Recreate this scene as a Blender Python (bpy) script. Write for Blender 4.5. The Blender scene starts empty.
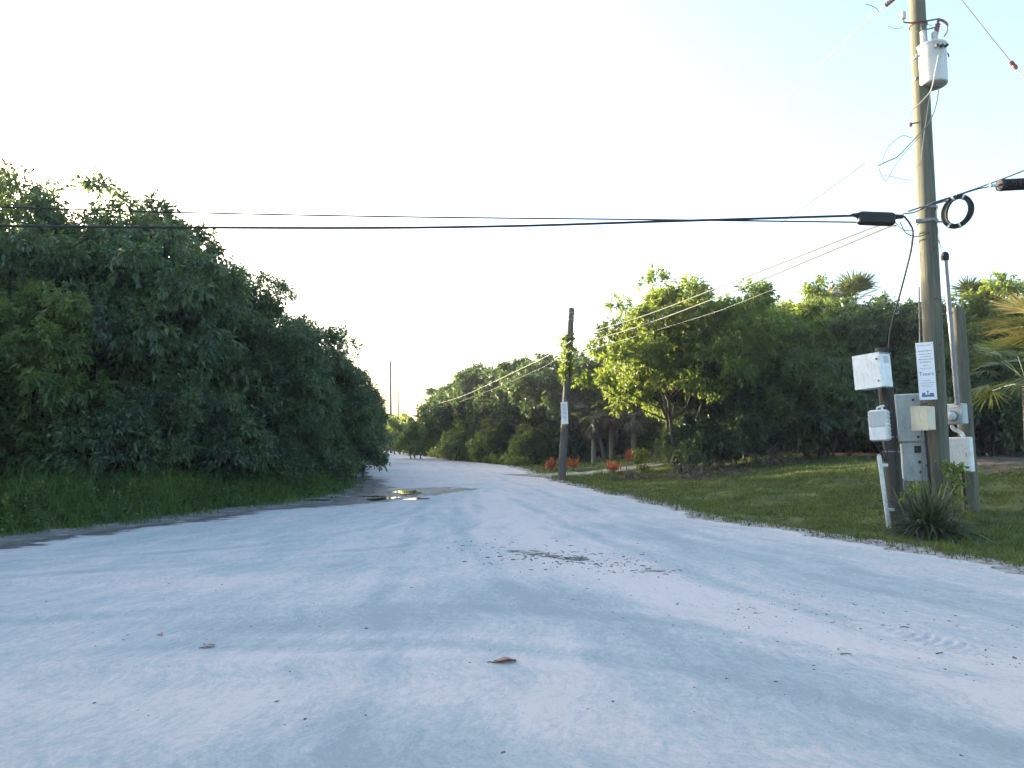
import bpy, math, random
import numpy as np
from mathutils import Vector, Matrix, Quaternion
PI = math.pi
rad = math.radians
random.seed(7)
C = bpy.context.scene.collection
sc = bpy.context.scene

# ------------------------------------------------------------------ camera
F = 710.0
CAMZ = 1.45
PITCH = math.atan(58.0 / F)
cam_d = bpy.data.cameras.new('camera')
cam = bpy.data.objects.new('camera', cam_d)
C.objects.link(cam)
cam.location = (0, 0, CAMZ)
cam.rotation_euler = (PI / 2 + PITCH, 0, 0)
cam_d.sensor_width = 36
cam_d.lens = F / 1024 * 36
cam_d.clip_start = 0.05
cam_d.clip_end = 4000
sc.camera = cam


def P(px, py, Y):
    """world point at forward distance Y seen at that place of the frame (used to measure positions off the photo)"""
    dx = (px - 512) / F
    dy = (384 - py) / F
    d = Vector((dx, math.cos(PITCH) - dy * math.sin(PITCH), math.sin(PITCH) + dy * math.cos(PITCH)))
    return Vector((0, 0, CAMZ)) + d * (Y / d.y)


# ------------------------------------------------------------------ light and sky
SUN_AZ = rad(-50)
SUN_EL = rad(9.0)
w = bpy.data.worlds.new('World')
sc.world = w
w.use_nodes = True
nt = w.node_tree
bg = nt.nodes['Background']
sky = nt.nodes.new('ShaderNodeTexSky')
sky.sky_type = 'NISHITA'
sky.sun_disc = False
sky.sun_elevation = SUN_EL
sky.sun_rotation = SUN_AZ
sky.air_density = 1.0
sky.dust_density = 3.5
sky.ozone_density = 1.6
nt.links.new(sky.outputs[0], bg.inputs[0])
bg.inputs[1].default_value = 0.15
sd = Vector((math.sin(SUN_AZ) * math.cos(SUN_EL), math.cos(SUN_AZ) * math.cos(SUN_EL), math.sin(SUN_EL)))
sl = bpy.data.lights.new('sun', 'SUN')
sl.energy = 3.7
sl.angle = rad(0.5)
sl.color = (1.0, 0.86, 0.62)
so = bpy.data.objects.new('sun', sl)
C.objects.link(so)
so.rotation_euler = sd.to_track_quat('Z', 'Y').to_euler()
so.location = (-30, 30, 40)
vs = sc.view_settings
vs.view_transform = 'Standard'
vs.look = 'None'
vs.gamma = 1
vs.use_curve_mapping = False
vs.exposure = 2.65
sc.cycles.max_bounces = 8
sc.cycles.diffuse_bounces = 4
sc.cycles.transmission_bounces = 6
sc.cycles.transparent_max_bounces = 8
sc.cycles.caustics_reflective = False
sc.cycles.caustics_refractive = False


# ------------------------------------------------------------------ materials
def mat(name):
    m = bpy.data.materials.new(name)
    m.use_nodes = True
    n = m.node_tree
    b = n.nodes['Principled BSDF']
    return m, n, b


def N(n, t, **kw):
    x = n.nodes.new(t)
    for k, v in kw.items():
        setattr(x, k, v)
    return x


def ramp(n, fac, stops, interp='LINEAR'):
    r = N(n, 'ShaderNodeValToRGB')
    r.color_ramp.interpolation = interp
    e = r.color_ramp.elements
    while len(e) < len(stops):
        e.new(0.5)
    for el, (p, c) in zip(e, stops):
        el.position = p
        el.color = (*c, 1) if len(c) == 3 else c
    n.links.new(fac, r.inputs[0])
    return r.outputs[0]


def noise(n, vec, scale, detail=4, rough=0.55, dist=0.0):
    t = N(n, 'ShaderNodeTexNoise')
    t.inputs['Scale'].default_value = scale
    t.inputs['Detail'].default_value = detail
    t.inputs['Roughness'].default_value = rough
    t.inputs['Distortion'].default_value = dist
    if vec is not None:
        n.links.new(vec, t.inputs['Vector'])
    return t.outputs['Fac']


def mapping(n, vec, scale, loc=(0, 0, 0), rot=(0, 0, 0)):
    m = N(n, 'ShaderNodeMapping')
    m.inputs['Scale'].default_value = scale
    m.inputs['Location'].default_value = loc
    m.inputs['Rotation'].default_value = rot
    n.links.new(vec, m.inputs['Vector'])
    return m.outputs[0]


def mix(n, fac, a, b, mode='MIX'):
    m = N(n, 'ShaderNodeMix', data_type='RGBA', blend_type=mode)
    for s, v in ((m.inputs[0], fac), (m.inputs[6], a), (m.inputs[7], b)):
        if hasattr(v, 'is_output'):
            n.links.new(v, s)
        elif isinstance(v, (int, float)):
            s.default_value = v
        else:
            s.default_value = (*v, 1)
    return m.outputs[2]


def mth(n, op, a, b=None, c=None, clamp=False):
    m = N(n, 'ShaderNodeMath', operation=op)
    m.use_clamp = clamp
    for i, v in enumerate((a, b, c)):
        if v is None:
            continue
        if hasattr(v, 'is_output'):
            n.links.new(v, m.inputs[i])
        else:
            m.inputs[i].default_value = v
    return m.outputs[0]


def bump(n, b, h, strength=0.5, dist=0.02):
    bp = N(n, 'ShaderNodeBump')
    bp.inputs['Strength'].default_value = strength
    bp.inputs['Distance'].default_value = dist
    n.links.new(h, bp.inputs['Height'])
    n.links.new(bp.outputs[0], b.inputs['Normal'])


def objco(n):
    return N(n, 'ShaderNodeTexCoord').outputs['Object']


def leafmat(name, c1, c2, trans, tmix=0.4, rough=0.45, odd=None, oddp=0.97):
    m, n, b = mat(name)
    g = N(n, 'ShaderNodeNewGeometry')
    r = g.outputs['Random Per Island']
    stops = [(0.0, c1), (0.9 if odd else 1.0, c2)]
    if odd:
        stops += [(oddp, c2), (min(oddp + 0.01, 1), odd)]
    col = ramp(n, r, stops)
    # patches of yellower and bluer growth through the crown
    pn = noise(n, objco(n), 0.9, 3, 0.6)
    tint = ramp(n, pn, [(0.36, (0.78, 0.88, 1.05)), (0.5, (1, 1, 1)), (0.64, (1.28, 1.18, 0.9))])
    col = mix(n, 1.0, col, tint, 'MULTIPLY')
    n.links.new(col, b.inputs['Base Color'])
    b.inputs['Roughness'].default_value = rough
    b.inputs['Specular IOR Level'].default_value = 0.35
    t = N(n, 'ShaderNodeBsdfTranslucent')
    tc = mix(n, r, trans, tuple(min(1, x * 1.35) for x in trans))
    n.links.new(tc, t.inputs['Color'])
    ms = N(n, 'ShaderNodeMixShader')
    ms.inputs[0].default_value = tmix
    n.links.new(b.outputs[0], ms.inputs[1])
    n.links.new(t.outputs[0], ms.inputs[2])
    n.links.new(ms.outputs[0], n.nodes['Material Output'].inputs['Surface'])
    return m


def plain(name, col, rough=0.5, metal=0.0, var=0.15, scale=6, bumps=0.0, streak=False, stain=None):
    m, n, b = mat(name)
    o = objco(n)
    v = mapping(n, o, (1, 1, 0.15 if streak else 1))
    f = noise(n, v, scale, 6, 0.65)
    c = ramp(n, f, [(0.3, tuple(x * (1 - var) for x in col)), (0.7, tuple(min(1, x * (1 + var * 0.5)) for x in col))])
    if stain:
        sn = noise(n, mapping(n, o, (1, 1, 0.16)), 16, 7, 0.75, 0.3)
        sn2 = noise(n, o, 3.5, 5, 0.7)
        k = ramp(n, mth(n, 'ADD', mth(n, 'MULTIPLY', sn, 0.6), mth(n, 'MULTIPLY', sn2, 0.5)), [(0.55, (0, 0, 0)), (0.68, (1, 1, 1))])
        c = mix(n, mth(n, 'MULTIPLY', k, 0.55), c, stain)
    n.links.new(c, b.inputs['Base Color'])
    b.inputs['Roughness'].default_value = rough
    b.inputs['Metallic'].default_value = metal
    if bumps:
        bump(n, b, noise(n, v, scale * 5, 3), bumps, 0.01)
    return m


def woodmat(name, a, c, knots=True):
    m, n, b = mat(name)
    o = objco(n)
    v = mapping(n, o, (1, 1, 0.035))
    f = noise(n, v, 26, 7, 0.7)
    f2 = noise(n, o, 1.1, 4, 0.6)
    col = ramp(n, f, [(0.28, tuple(x * 0.35 for x in a)), (0.46, a), (0.72, c)])
    col = mix(n, mth(n, 'MULTIPLY', f2, 0.7), col, tuple(x * 0.6 for x in a))
    n.links.new(col, b.inputs['Base Color'])
    b.inputs['Roughness'].default_value = 0.9
    bump(n, b, f, 0.6, 0.012)
    return m


M = {}
M['leaf_dark'] = leafmat('dark leaf', (0.036, 0.062, 0.034), (0.082, 0.122, 0.066), (0.14, 0.22, 0.05), 0.34, 0.40, (0.19, 0.16, 0.06), 0.992)
M['leaf_mid'] = leafmat('mid leaf', (0.038, 0.070, 0.026), (0.088, 0.138, 0.048), (0.28, 0.36, 0.05), 0.45, 0.45, (0.16, 0.12, 0.03), 0.985)
M['leaf_olive'] = leafmat('olive leaf', (0.042, 0.072, 0.024), (0.095, 0.14, 0.044), (0.20, 0.27, 0.05), 0.36, 0.5, (0.18, 0.16, 0.04), 0.985)
M['leaf_bright'] = leafmat('bright leaf', (0.055, 0.11, 0.02), (0.12, 0.20, 0.035), (0.30, 0.42, 0.05), 0.42, 0.45)
M['leaf_far'] = leafmat('far leaf', (0.048, 0.078, 0.034), (0.10, 0.14, 0.058), (0.32, 0.40, 0.07), 0.48, 0.5)
M['grass_blade'] = leafmat('verge grass', (0.036, 0.062, 0.016), (0.092, 0.128, 0.032), (0.15, 0.20, 0.03), 0.3, 0.6, (0.20, 0.17, 0.08), 0.93)
M['weed_blade'] = leafmat('weed', (0.034, 0.068, 0.016), (0.080, 0.14, 0.035), (0.14, 0.22, 0.04), 0.34, 0.6, (0.20, 0.18, 0.08), 0.965)
M['yucca'] = leafmat('spiky leaf', (0.026, 0.038, 0.028), (0.075, 0.09, 0.058), (0.10, 0.15, 0.04), 0.2, 0.4, (0.22, 0.17, 0.09), 0.90)
M['frond_green'] = leafmat('palm frond', (0.035, 0.062, 0.022), (0.085, 0.125, 0.045), (0.16, 0.2, 0.05), 0.25, 0.45, (0.22, 0.19, 0.08), 0.93)
M['frond_gold'] = leafmat('golden frond', (0.20, 0.18, 0.06), (0.36, 0.31, 0.13), (0.38, 0.30, 0.07), 0.3, 0.5)
M['frond_dead'] = leafmat('dry frond', (0.075, 0.062, 0.045), (0.18, 0.15, 0.115), (0.14, 0.1, 0.06), 0.15, 0.8)
M['croton'] = leafmat('orange red leaf', (0.34, 0.07, 0.035), (0.55, 0.17, 0.08), (0.4, 0.12, 0.05), 0.3, 0.5, (0.12, 0.13, 0.03), 0.9)
M['dead_leaf'] = leafmat('dead leaf', (0.22, 0.11, 0.09), (0.38, 0.22, 0.18), (0.2, 0.1, 0.05), 0.1, 0.8)
M['bark'] = woodmat('bark', (0.055, 0.045, 0.036), (0.12, 0.105, 0.085))
M['bark_pale'] = woodmat('pale bark', (0.20, 0.18, 0.15), (0.38, 0.35, 0.30))
M['pole'] = woodmat('weathered pole', (0.105, 0.108, 0.08), (0.205, 0.20, 0.15))
M['pole_grey'] = woodmat('grey pole', (0.10, 0.095, 0.085), (0.19, 0.18, 0.16))
M['post'] = woodmat('dark post', (0.05, 0.05, 0.042), (0.10, 0.096, 0.08))
M['white'] = plain('white painted box', (0.72, 0.74, 0.75), 0.4, 0, 0.14, 5, stain=(0.36, 0.34, 0.29))
M['pvc'] = plain('white pvc', (0.60, 0.62, 0.62), 0.35, 0, 0.15, 9, stain=(0.33, 0.31, 0.26))
M['grey'] = plain('grey painted steel', (0.40, 0.45, 0.47), 0.5, 0.0, 0.22, 5, 0.05, stain=(0.20, 0.18, 0.15))
M['grey_lt'] = plain('light grey cabinet', (0.46, 0.51, 0.51), 0.5, 0, 0.22, 4, 0.05, stain=(0.24, 0.22, 0.18))
M['label_grey'] = plain('grey panel', (0.42, 0.45, 0.47), 0.5, 0, 0.1, 20)
M['beige'] = plain('beige plastic', (0.58, 0.54, 0.42), 0.5, 0, 0.14, 5, stain=(0.30, 0.26, 0.18))
M['galv'] = plain('galvanised steel', (0.22, 0.235, 0.26), 0.55, 0.3, 0.25, 14)
M['black'] = plain('black rubber', (0.011, 0.011, 0.013), 0.75, 0, 0.2, 10)
M['dark'] = plain('dark hole', (0.03, 0.035, 0.035), 0.7, 0, 0.1, 10)
M['wire_grey'] = plain('grey cable', (0.15, 0.145, 0.135), 0.6, 0.0, 0.1, 5)
M['wire_dark'] = plain('dark weathered cable', (0.075, 0.072, 0.068), 0.7, 0, 0.1, 5)
M['wire_pale'] = plain('aluminium wire', (0.42, 0.42, 0.40), 0.6, 0.0, 0.05, 5)
M['trans'] = plain('transformer paint', (0.50, 0.52, 0.53), 0.4, 0.0, 0.22, 4, 0.04, True, stain=(0.22, 0.19, 0.16))
M['porcelain'] = plain('pale porcelain', (0.62, 0.62, 0.60), 0.25, 0, 0.1, 8)
M['brown_por'] = plain('brown porcelain', (0.20, 0.085, 0.07), 0.3, 0, 0.2, 8)
M['rust'] = plain('rusty iron', (0.16, 0.10, 0.075), 0.8, 0.3, 0.4, 20, 0.2)
M['paper'] = plain('white sign board', (0.80, 0.80, 0.82), 0.5, 0, 0.05, 8)
M['ink'] = plain('sign ink', (0.07, 0.075, 0.10), 0.6, 0, 0.1, 8)
M['ink_pale'] = plain('faded sign ink', (0.28, 0.29, 0.32), 0.6, 0, 0.1, 8)
M['ink_blue'] = plain('blue sign ink', (0.12, 0.19, 0.34), 0.6, 0, 0.3, 30)
M['glass'] = plain('meter glass', (0.5, 0.53, 0.55), 0.08, 0.0, 0.05, 8)
M['stone'] = plain('limestone pebble', (0.40, 0.39, 0.36), 0.9, 0, 0.3, 30)
M['crumb'] = plain('dark soil crumbs', (0.13, 0.12, 0.105), 0.95, 0, 0.4, 30)

# water
m, n, b = mat('puddle water')
b.inputs['Base Color'].default_value = (0.05, 0.047, 0.04, 1)
b.inputs['Roughness'].default_value = 0.03
b.inputs['IOR'].default_value = 1.33
b.inputs['Specular IOR Level'].default_value = 0.9
M['water'] = m

# road
m, n, b = mat('limestone road')
o = objco(n)
uv = N(n, 'ShaderNodeUVMap')
uv.uv_map = 'flow'
fl = mapping(n, uv.outputs[0], (1.0, 0.14, 1))
st = noise(n, fl, 2.3, 9, 0.66, 0.35)
st2 = noise(n, mapping(n, uv.outputs[0], (1, 0.13, 1), (7, 3, 0)), 9, 10, 0.8, 0.5)
st3 = noise(n, mapping(n, uv.outputs[0], (1, 0.3, 1), (3, 9, 0)), 34, 6, 0.75, 0.3)
big = noise(n, mapping(n, o, (0.5, 0.9, 1)), 0.9, 6, 0.62, 0.9)
fine = noise(n, o, 38, 6, 0.75)
grit = noise(n, o, 170, 3, 0.7)
at = N(n, 'ShaderNodeAttribute'); at.attribute_name = 'loose'
am = N(n, 'ShaderNodeAttribute'); am.attribute_name = 'mud'
f = mth(n, 'ADD', mth(n, 'MULTIPLY', st, 0.80), mth(n, 'MULTIPLY', big, 0.50))
f = mth(n, 'ADD', f, mth(n, 'MULTIPLY', st2, 0.85))
f = mth(n, 'ADD', f, mth(n, 'MULTIPLY', mth(n, 'SUBTRACT', at.outputs['Fac'], 0.45), 0.34))
f = mth(n, 'ADD', f, mth(n, 'MULTIPLY', mth(n, 'ADD', mth(n, 'SUBTRACT', fine, 0.5), mth(n, 'MULTIPLY', mth(n, 'SUBTRACT', st3, 0.5), 1.6)), 0.62))
f = mth(n, 'ADD', f, -0.045)
f = mth(n, 'MULTIPLY', f, 0.8)
col = ramp(n, f, [(0.56, (0.31, 0.345, 0.352)), (0.72, (0.375, 0.405, 0.41)), (0.83, (0.445, 0.447, 0.44)), (0.90, (0.515, 0.475, 0.458)), (1.0, (0.59, 0.52, 0.495))])
col = mix(n, mth(n, 'MULTIPLY', ramp(n, grit, [(0.56, (0, 0, 0)), (0.70, (1, 1, 1))]), 0.22), col, (0.22, 0.22, 0.22))
spk = noise(n, o, 55, 2, 0.5)
col = mix(n, mth(n, 'MULTIPLY', ramp(n, spk, [(0.70, (0, 0, 0)), (0.73, (1, 1, 1))]), 0.6), col, (0.16, 0.15, 0.14))
mn = noise(n, mapping(n, o, (0.8, 1.5, 1)), 1.6, 7, 0.68, 0.6)
mf = mth(n, 'ADD', am.outputs['Fac'], mth(n, 'MULTIPLY', mth(n, 'SUBTRACT', mn, 0.5), 1.7))
mcol = ramp(n, noise(n, o, 5, 6, 0.7), [(0.3, (0.05, 0.047, 0.043)), (0.55, (0.11, 0.103, 0.098)), (0.75, (0.25, 0.235, 0.225))])
mfr = ramp(n, mf, [(0.48, (0, 0, 0)), (0.62, (1, 1, 1))])
col = mix(n, mfr, col, mcol)
n.links.new(col, b.inputs['Base Color'])
rr = ramp(n, mf, [(0.48, (0.9, 0.9, 0.9)), (0.75, (0.55, 0.55, 0.55))])
n.links.new(rr, b.inputs['Roughness'])
b.inputs['Specular IOR Level'].default_value = 0.25
h = mth(n, 'ADD', mth(n, 'MULTIPLY', st2, 0.6), mth(n, 'ADD', mth(n, 'MULTIPLY', fine, 0.35), mth(n, 'MULTIPLY', grit, 0.12)))
h = mth(n, 'ADD', h, mth(n, 'MULTIPLY', st, 0.8))
h = mth(n, 'ADD', h, mth(n, 'MULTIPLY', st3, 0.5))
bump(n, b, h, 0.8, 0.035)
M['road'] = m

# sandy track
m, n, b = mat('pale sand')
o = objco(n)
f = noise(n, o, 1.6, 8, 0.7, 0.4)
col = ramp(n, f, [(0.36, (0.07, 0.08, 0.035)), (0.46, (0.16, 0.15, 0.10)), (0.56, (0.32, 0.30, 0.27)), (0.7, (0.42, 0.40, 0.37))])
n.links.new(col, b.inputs['Base Color'])
b.inputs['Roughness'].default_value = 0.95
bump(n, b, noise(n, o, 20, 5, 0.7), 0.5, 0.02)
M['sand'] = m
m, n, b = mat('loose drift sand')
o = objco(n)
f = noise(n, o, 9, 8, 0.75, 0.4)
col = ramp(n, f, [(0.35, (0.36, 0.34, 0.325)), (0.6, (0.50, 0.46, 0.44))])
n.links.new(col, b.inputs['Base Color'])
b.inputs['Roughness'].default_value = 0.95
bump(n, b, noise(n, o, 60, 5, 0.7), 0.5, 0.01)
M['drift'] = m

# ground
m, n, b = mat('grassy ground')
o = objco(n)
asoil = N(n, 'ShaderNodeAttribute'); asoil.attribute_name = 'soil'
alit = N(n, 'ShaderNodeAttribute'); alit.attribute_name = 'litter'  # leaf litter, plus shade painted in under the right hedge
g1 = noise(n, o, 0.55, 6, 0.65, 0.4)
g2 = noise(n, o, 6, 6, 0.7)
gcol = ramp(n, g1, [(0.36, (0.035, 0.048, 0.018)), (0.5, (0.070, 0.095, 0.026)), (0.62, (0.15, 0.165, 0.045))])
gcol = mix(n, ramp(n, g2, [(0.52, (0, 0, 0)), (0.66, (1, 1, 1))]), gcol, (0.10, 0.085, 0.055))
lcol = ramp(n, g2, [(0.35, (0.035, 0.03, 0.022)), (0.65, (0.12, 0.10, 0.075))])
lf = mth(n, 'ADD', alit.outputs['Fac'], mth(n, 'MULTIPLY', mth(n, 'SUBTRACT', g1, 0.5), 1.6))
gcol = mix(n, ramp(n, lf, [(0.4, (0, 0, 0)), (0.65, (1, 1, 1))]), gcol, lcol)
scol = ramp(n, noise(n, mapping(n, o, (1, 1, 1)), 2.2, 8, 0.7, 0.3), [(0.3, (0.09, 0.083, 0.078)), (0.52, (0.17, 0.16, 0.155)), (0.72, (0.36, 0.34, 0.33))])
asand = N(n, 'ShaderNodeAttribute'); asand.attribute_name = 'sandy'
scol = mix(n, mth(n, 'MULTIPLY', asand.outputs['Fac'], 0.8), scol, ramp(n, noise(n, o, 7, 8, 0.75), [(0.38, (0.20, 0.185, 0.17)), (0.6, (0.50, 0.47, 0.455))]))
sf = mth(n, 'ADD', asoil.outputs['Fac'], mth(n, 'MULTIPLY', mth(n, 'SUBTRACT', noise(n, o, 1.7, 7, 0.7), 0.5), 1.3))
gcol = mix(n, ramp(n, sf, [(0.42, (0, 0, 0)), (0.58, (1, 1, 1))]), gcol, scol)
n.links.new(gcol, b.inputs['Base Color'])
b.inputs['Roughness'].default_value = 0.95
b.inputs['Specular IOR Level'].default_value = 0.2
bump(n, b, mth(n, 'ADD', noise(n, o, 14, 6, 0.7), mth(n, 'MULTIPLY', g2, 1.5)), 0.8, 0.04)
M['ground'] = m


# ------------------------------------------------------------------ mesh helpers
def tag(o, label=None, cat=None, group=None, kind=None):
    if label: o['label'] = label
    if cat: o['category'] = cat
    if group: o['group'] = group
    if kind: o['kind'] = kind
    return o


def empty(name, loc=(0, 0, 0), label=None, cat=None, group=None, rot=(0, 0, 0)):
    o = bpy.data.objects.new(name, None)
    C.objects.link(o)
    o.location = loc
    o.rotation_euler = rot
    o.empty_display_size = 0.2
    return tag(o, label, cat, group)


def mesh_np(name, V, Fq, material, parent=None, smooth=False, nv=4):
    me = bpy.data.meshes.new(name)
    V = np.asarray(V, dtype=np.float32)
    Fq = np.asarray(Fq, dtype=np.int32)
    me.vertices.add(len(V))
    me.vertices.foreach_set('co', V.ravel())
    nf = len(Fq)
    me.loops.add(nf * nv)
    me.loops.foreach_set('vertex_index', Fq.ravel())
    me.polygons.add(nf)
    me.polygons.foreach_set('loop_start', np.arange(0, nf * nv, nv, dtype=np.int32))
    me.polygons.foreach_set('loop_total', np.full(nf, nv, dtype=np.int32))
    if smooth:
        me.polygons.foreach_set('use_smooth', np.ones(nf, dtype=bool))
    me.update(calc_edges=True)
    me.validate()
    me.materials.append(material)
    o = bpy.data.objects.new(name, me)
    C.objects.link(o)
    if parent: o.parent = parent
    return o


class MB:
    def __init__(s):
        s.v = []; s.f = []

    def add(s, vs, fs):
        k = len(s.v)
        s.v += [tuple(v) for v in vs]
        s.f += [tuple(i + k for i in f) for f in fs]
        return s

    def box(s, c, d, R=None, bev=0.0):
        hx, hy, hz = d[0] / 2, d[1] / 2, d[2] / 2
        R = R or Matrix.Identity(3)
        c = Vector(c)
        b_ = min(bev, hx * .9, hy * .9, hz * .9)
        if b_ <= 0:
            vs = [(x * hx, y * hy, z * hz) for z in (-1, 1) for y in (-1, 1) for x in (-1, 1)]
            fs = [(0, 2, 3, 1), (4, 5, 7, 6), (0, 1, 5, 4), (2, 6, 7, 3), (0, 4, 6, 2), (1, 3, 7, 5)]
        else:
            oc = [(-hx + b_, -hy), (hx - b_, -hy), (hx, -hy + b_), (hx, hy - b_), (hx - b_, hy), (-hx + b_, hy), (-hx, hy - b_), (-hx, -hy + b_)]
            ic = [(x * (hx - b_) / hx, y * (hy - b_) / hy) for x, y in oc]
            vs = []
            for z, ring in ((-hz, ic), (-hz + b_, oc), (hz - b_, oc), (hz, ic)):
                vs += [(x, y, z) for x, y in ring]
            fs = [tuple(range(7, -1, -1)), tuple(range(24, 32))]
            for k in range(3):
                for i in range(8):
                    j = (i + 1) % 8
                    fs.append((k * 8 + i, k * 8 + j, k * 8 + 8 + j, k * 8 + 8 + i))
        return s.add([c + R @ Vector(v) for v in vs], fs)

    def tube(s, pts, r, n=8, caps=True):
        pts = [Vector(p) for p in pts]
        rs = list(r) if hasattr(r, '__len__') else [r] * len(pts)
        vs = []; fs = []
        t0 = (pts[1] - pts[0]).normalized()
        u = t0.orthogonal().normalized()
        for i, p in enumerate(pts):
            if i == 0: t = pts[1] - pts[0]
            elif i == len(pts) - 1: t = pts[-1] - pts[-2]
            else: t = pts[i + 1] - pts[i - 1]
            t.normalize()
            u = (u - t * u.dot(t))
            if u.length < 1e-5: u = t.orthogonal()
            u.normalize()
            v = t.cross(u)
            for k in range(n):
                a = 2 * PI * k / n
                vs.append(p + (u * math.cos(a) + v * math.sin(a)) * rs[i])
        for i in range(len(pts) - 1):
            for k in range(n):
                k2 = (k + 1) % n
                fs.append((i * n + k, i * n + k2, (i + 1) * n + k2, (i + 1) * n + k))
        if caps:
            fs.append(tuple(range(n - 1, -1, -1)))
            fs.append(tuple((len(pts) - 1) * n + k for k in range(n)))
        return s.add(vs, fs)

    def lathe(s, prof, c=(0, 0, 0), R=None, n=20):
        R = R or Matrix.Identity(3)
        c = Vector(c)
        vs = []; fs = []
        for (r, z) in prof:
            for k in range(n):
                a = 2 * PI * k / n
                vs.append(c + R @ Vector((r * math.cos(a), r * math.sin(a), z)))
        for i in range(len(prof) - 1):
            for k in range(n):
                k2 = (k + 1) % n
                fs.append((i * n + k, i * n + k2, (i + 1) * n + k2, (i + 1) * n + k))
        fs.append(tuple(range(n - 1, -1, -1)))
        fs.append(tuple((len(prof) - 1) * n + k for k in range(n)))
        return s.add(vs, fs)

    def build(s, name, material, parent=None, smooth=True, loc=None):
        me = bpy.data.meshes.new(name)
        off = Vector(loc) if loc is not None else Vector((0, 0, 0))
        me.from_pydata([tuple(Vector(v) - off) for v in s.v], [], s.f)
        me.update()
        me.materials.append(material)
        if smooth:
            me.polygons.foreach_set('use_smooth', np.ones(len(me.polygons), dtype=bool))
            try: me.set_sharp_from_angle(angle=rad(35))
            except Exception: pass
        o = bpy.data.objects.new(name, me)
        C.objects.link(o)
        if loc is not None: o.location = loc
        if parent: o.parent = parent
        return o


def smoothpts(pts, k=8):
    pts = [Vector(p) for p in pts]
    if len(pts) < 3:
        return [pts[0].lerp(pts[-1], i / k) for i in range(k + 1)]
    q = [pts[0] * 2 - pts[1]] + pts + [pts[-1] * 2 - pts[-2]]
    out = []
    for i in range(1, len(q) - 2):
        a, b_, c, d = q[i - 1:i + 3]
        for j in range(k):
            t = j / k
            out.append(0.5 * ((2 * b_) + (c - a) * t + (2 * a - 5 * b_ + 4 * c - d) * t * t + (3 * b_ - a - 3 * c + d) * t ** 3))
    out.append(pts[-1])
    return out


# ------------------------------------------------------------------ terrain
def interp(pts):
    a = np.array(pts, float)
    return lambda y: np.interp(y, a[:, 0], a[:, 1])


XLb = interp([(-40, -45), (-20, -26), (0, -12.6), (10.2, -7.4), (13.2, -5.9), (17.7, -4.3), (21, -4.0), (27, -5.2), (36, -7.4), (45, -9.2), (94, -19), (150, -34), (400, -120)])
XRb = interp([(-40, 38), (-20, 22), (-5, 12), (3, 7.7), (7.6, 5.65), (10, 5.0), (13.2, 3.6), (18.7, 2.85), (25, 1.75), (31, 1.0), (38, 0.3), (45, -0.8), (57, -5.0), (94, -14.6), (150, -28), (400, -110)])


def wob(y, s):
    return 0.10 * np.sin(y * 1.9 + s) + 0.07 * np.sin(y * 4.3 + 2 * s) + 0.05 * np.sin(y * 9.1 + s * 3) + 0.035 * np.sin(y * 19.0 + s) + 0.02 * np.sin(y * 37 + s)


def XL(y): return XLb(y) + wob(y, 1.3)
def XR(y): return XRb(y) + wob(y, 4.1)


def sm(a, b_, x):
    t = np.clip((x - a) / (b_ - a), 0, 1)
    return t * t * (3 - 2 * t)


def H(x, y):
    x = np.asarray(x, float); y = np.asarray(y, float)
    dl = XLb(y) - x
    dr = x - XRb(y)
    z = 0.015 * np.sin(x * 0.7 + y * 0.35) + 0.01 * np.sin(y * 0.9 - x * 0.4)
    zl = 0.28 * sm(0.5, 3.5, dl) + 0.5 * sm(6, 25, dl)
    zr = 0.95 * sm(1.6, 11.0, dr) + 0.35 * sm(12, 40, dr)
    b1 = 0.035 * np.sin(x * 2.1 + y * 1.3) * np.sin(y * 1.7 - x) + 0.02 * np.sin(x * 5.3) * np.sin(y * 4.7 + 1)
    z = z + zl + zr + b1 * (sm(0.3, 2.0, dl) + sm(0.3, 2.0, dr))
    return z


def Hs(x, y): return float(H(x, y))


def inroad(x, y, m=0.0):
    return (x > XLb(y) + m) & (x < XRb(y) - m)


def seg(a, b_, st): return list(np.arange(a, b_, st))


xs = np.array([-420,-300, -200, -150, -110, -80] + seg(-60, -26, 2) + seg(-26, -14, 0.8) + seg(-14, 16, 0.22) + seg(16, 30, 0.8) + seg(30, 60, 2) + [60, 80, 110, 150, 200, 300, 420], float)
ys = np.array([-150, -80, -50, -30] + seg(-22, 3, 1.5) + seg(3, 40, 0.22) + seg(40, 70, 0.8) + seg(70, 140, 3) + [140, 170, 220, 300, 450, 560], float)
GX, GY = np.meshgrid(xs, ys)
ind = np.minimum(GX - XL(GY), XR(GY) - GX)
GZ = H(GX, GY) - 0.12 * sm(0.05, 0.5, ind) - 0.01 * sm(-0.1, 0.1, ind)
nx, ny = len(xs), len(ys)
idx = np.arange(nx * ny).reshape(ny, nx)
Fg = np.stack([idx[:-1, :-1], idx[:-1, 1:], idx[1:, 1:], idx[1:, :-1]], -1).reshape(-1, 4)
ground = mesh_np('ground', np.stack([GX, GY, GZ], -1).reshape(-1, 3), Fg, M['ground'], smooth=True)
tag(ground, kind='structure')
dl = (XLb(GY) - GX); dr = (GX - XRb(GY))
soil = np.where(dl > dr, 1.0 - sm(0.5, 1.7, dl) * (GY < 60), 1.05 - sm(0.1, 1.1, dr))
soil = np.where((dl < 0) & (dr < 0), 1.0, soil)
lit = np.where(dr > 0, sm(6.5, 10, dr) * (GY > 14) + np.exp(-(((GX - 6.5) / 2.4) ** 2 + ((GY - 25.5) / 2.2) ** 2)) * 1.0, sm(3.0, 4.5, dl))  # right litter zone drawn wide so its dark colour paints hedge shade
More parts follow.
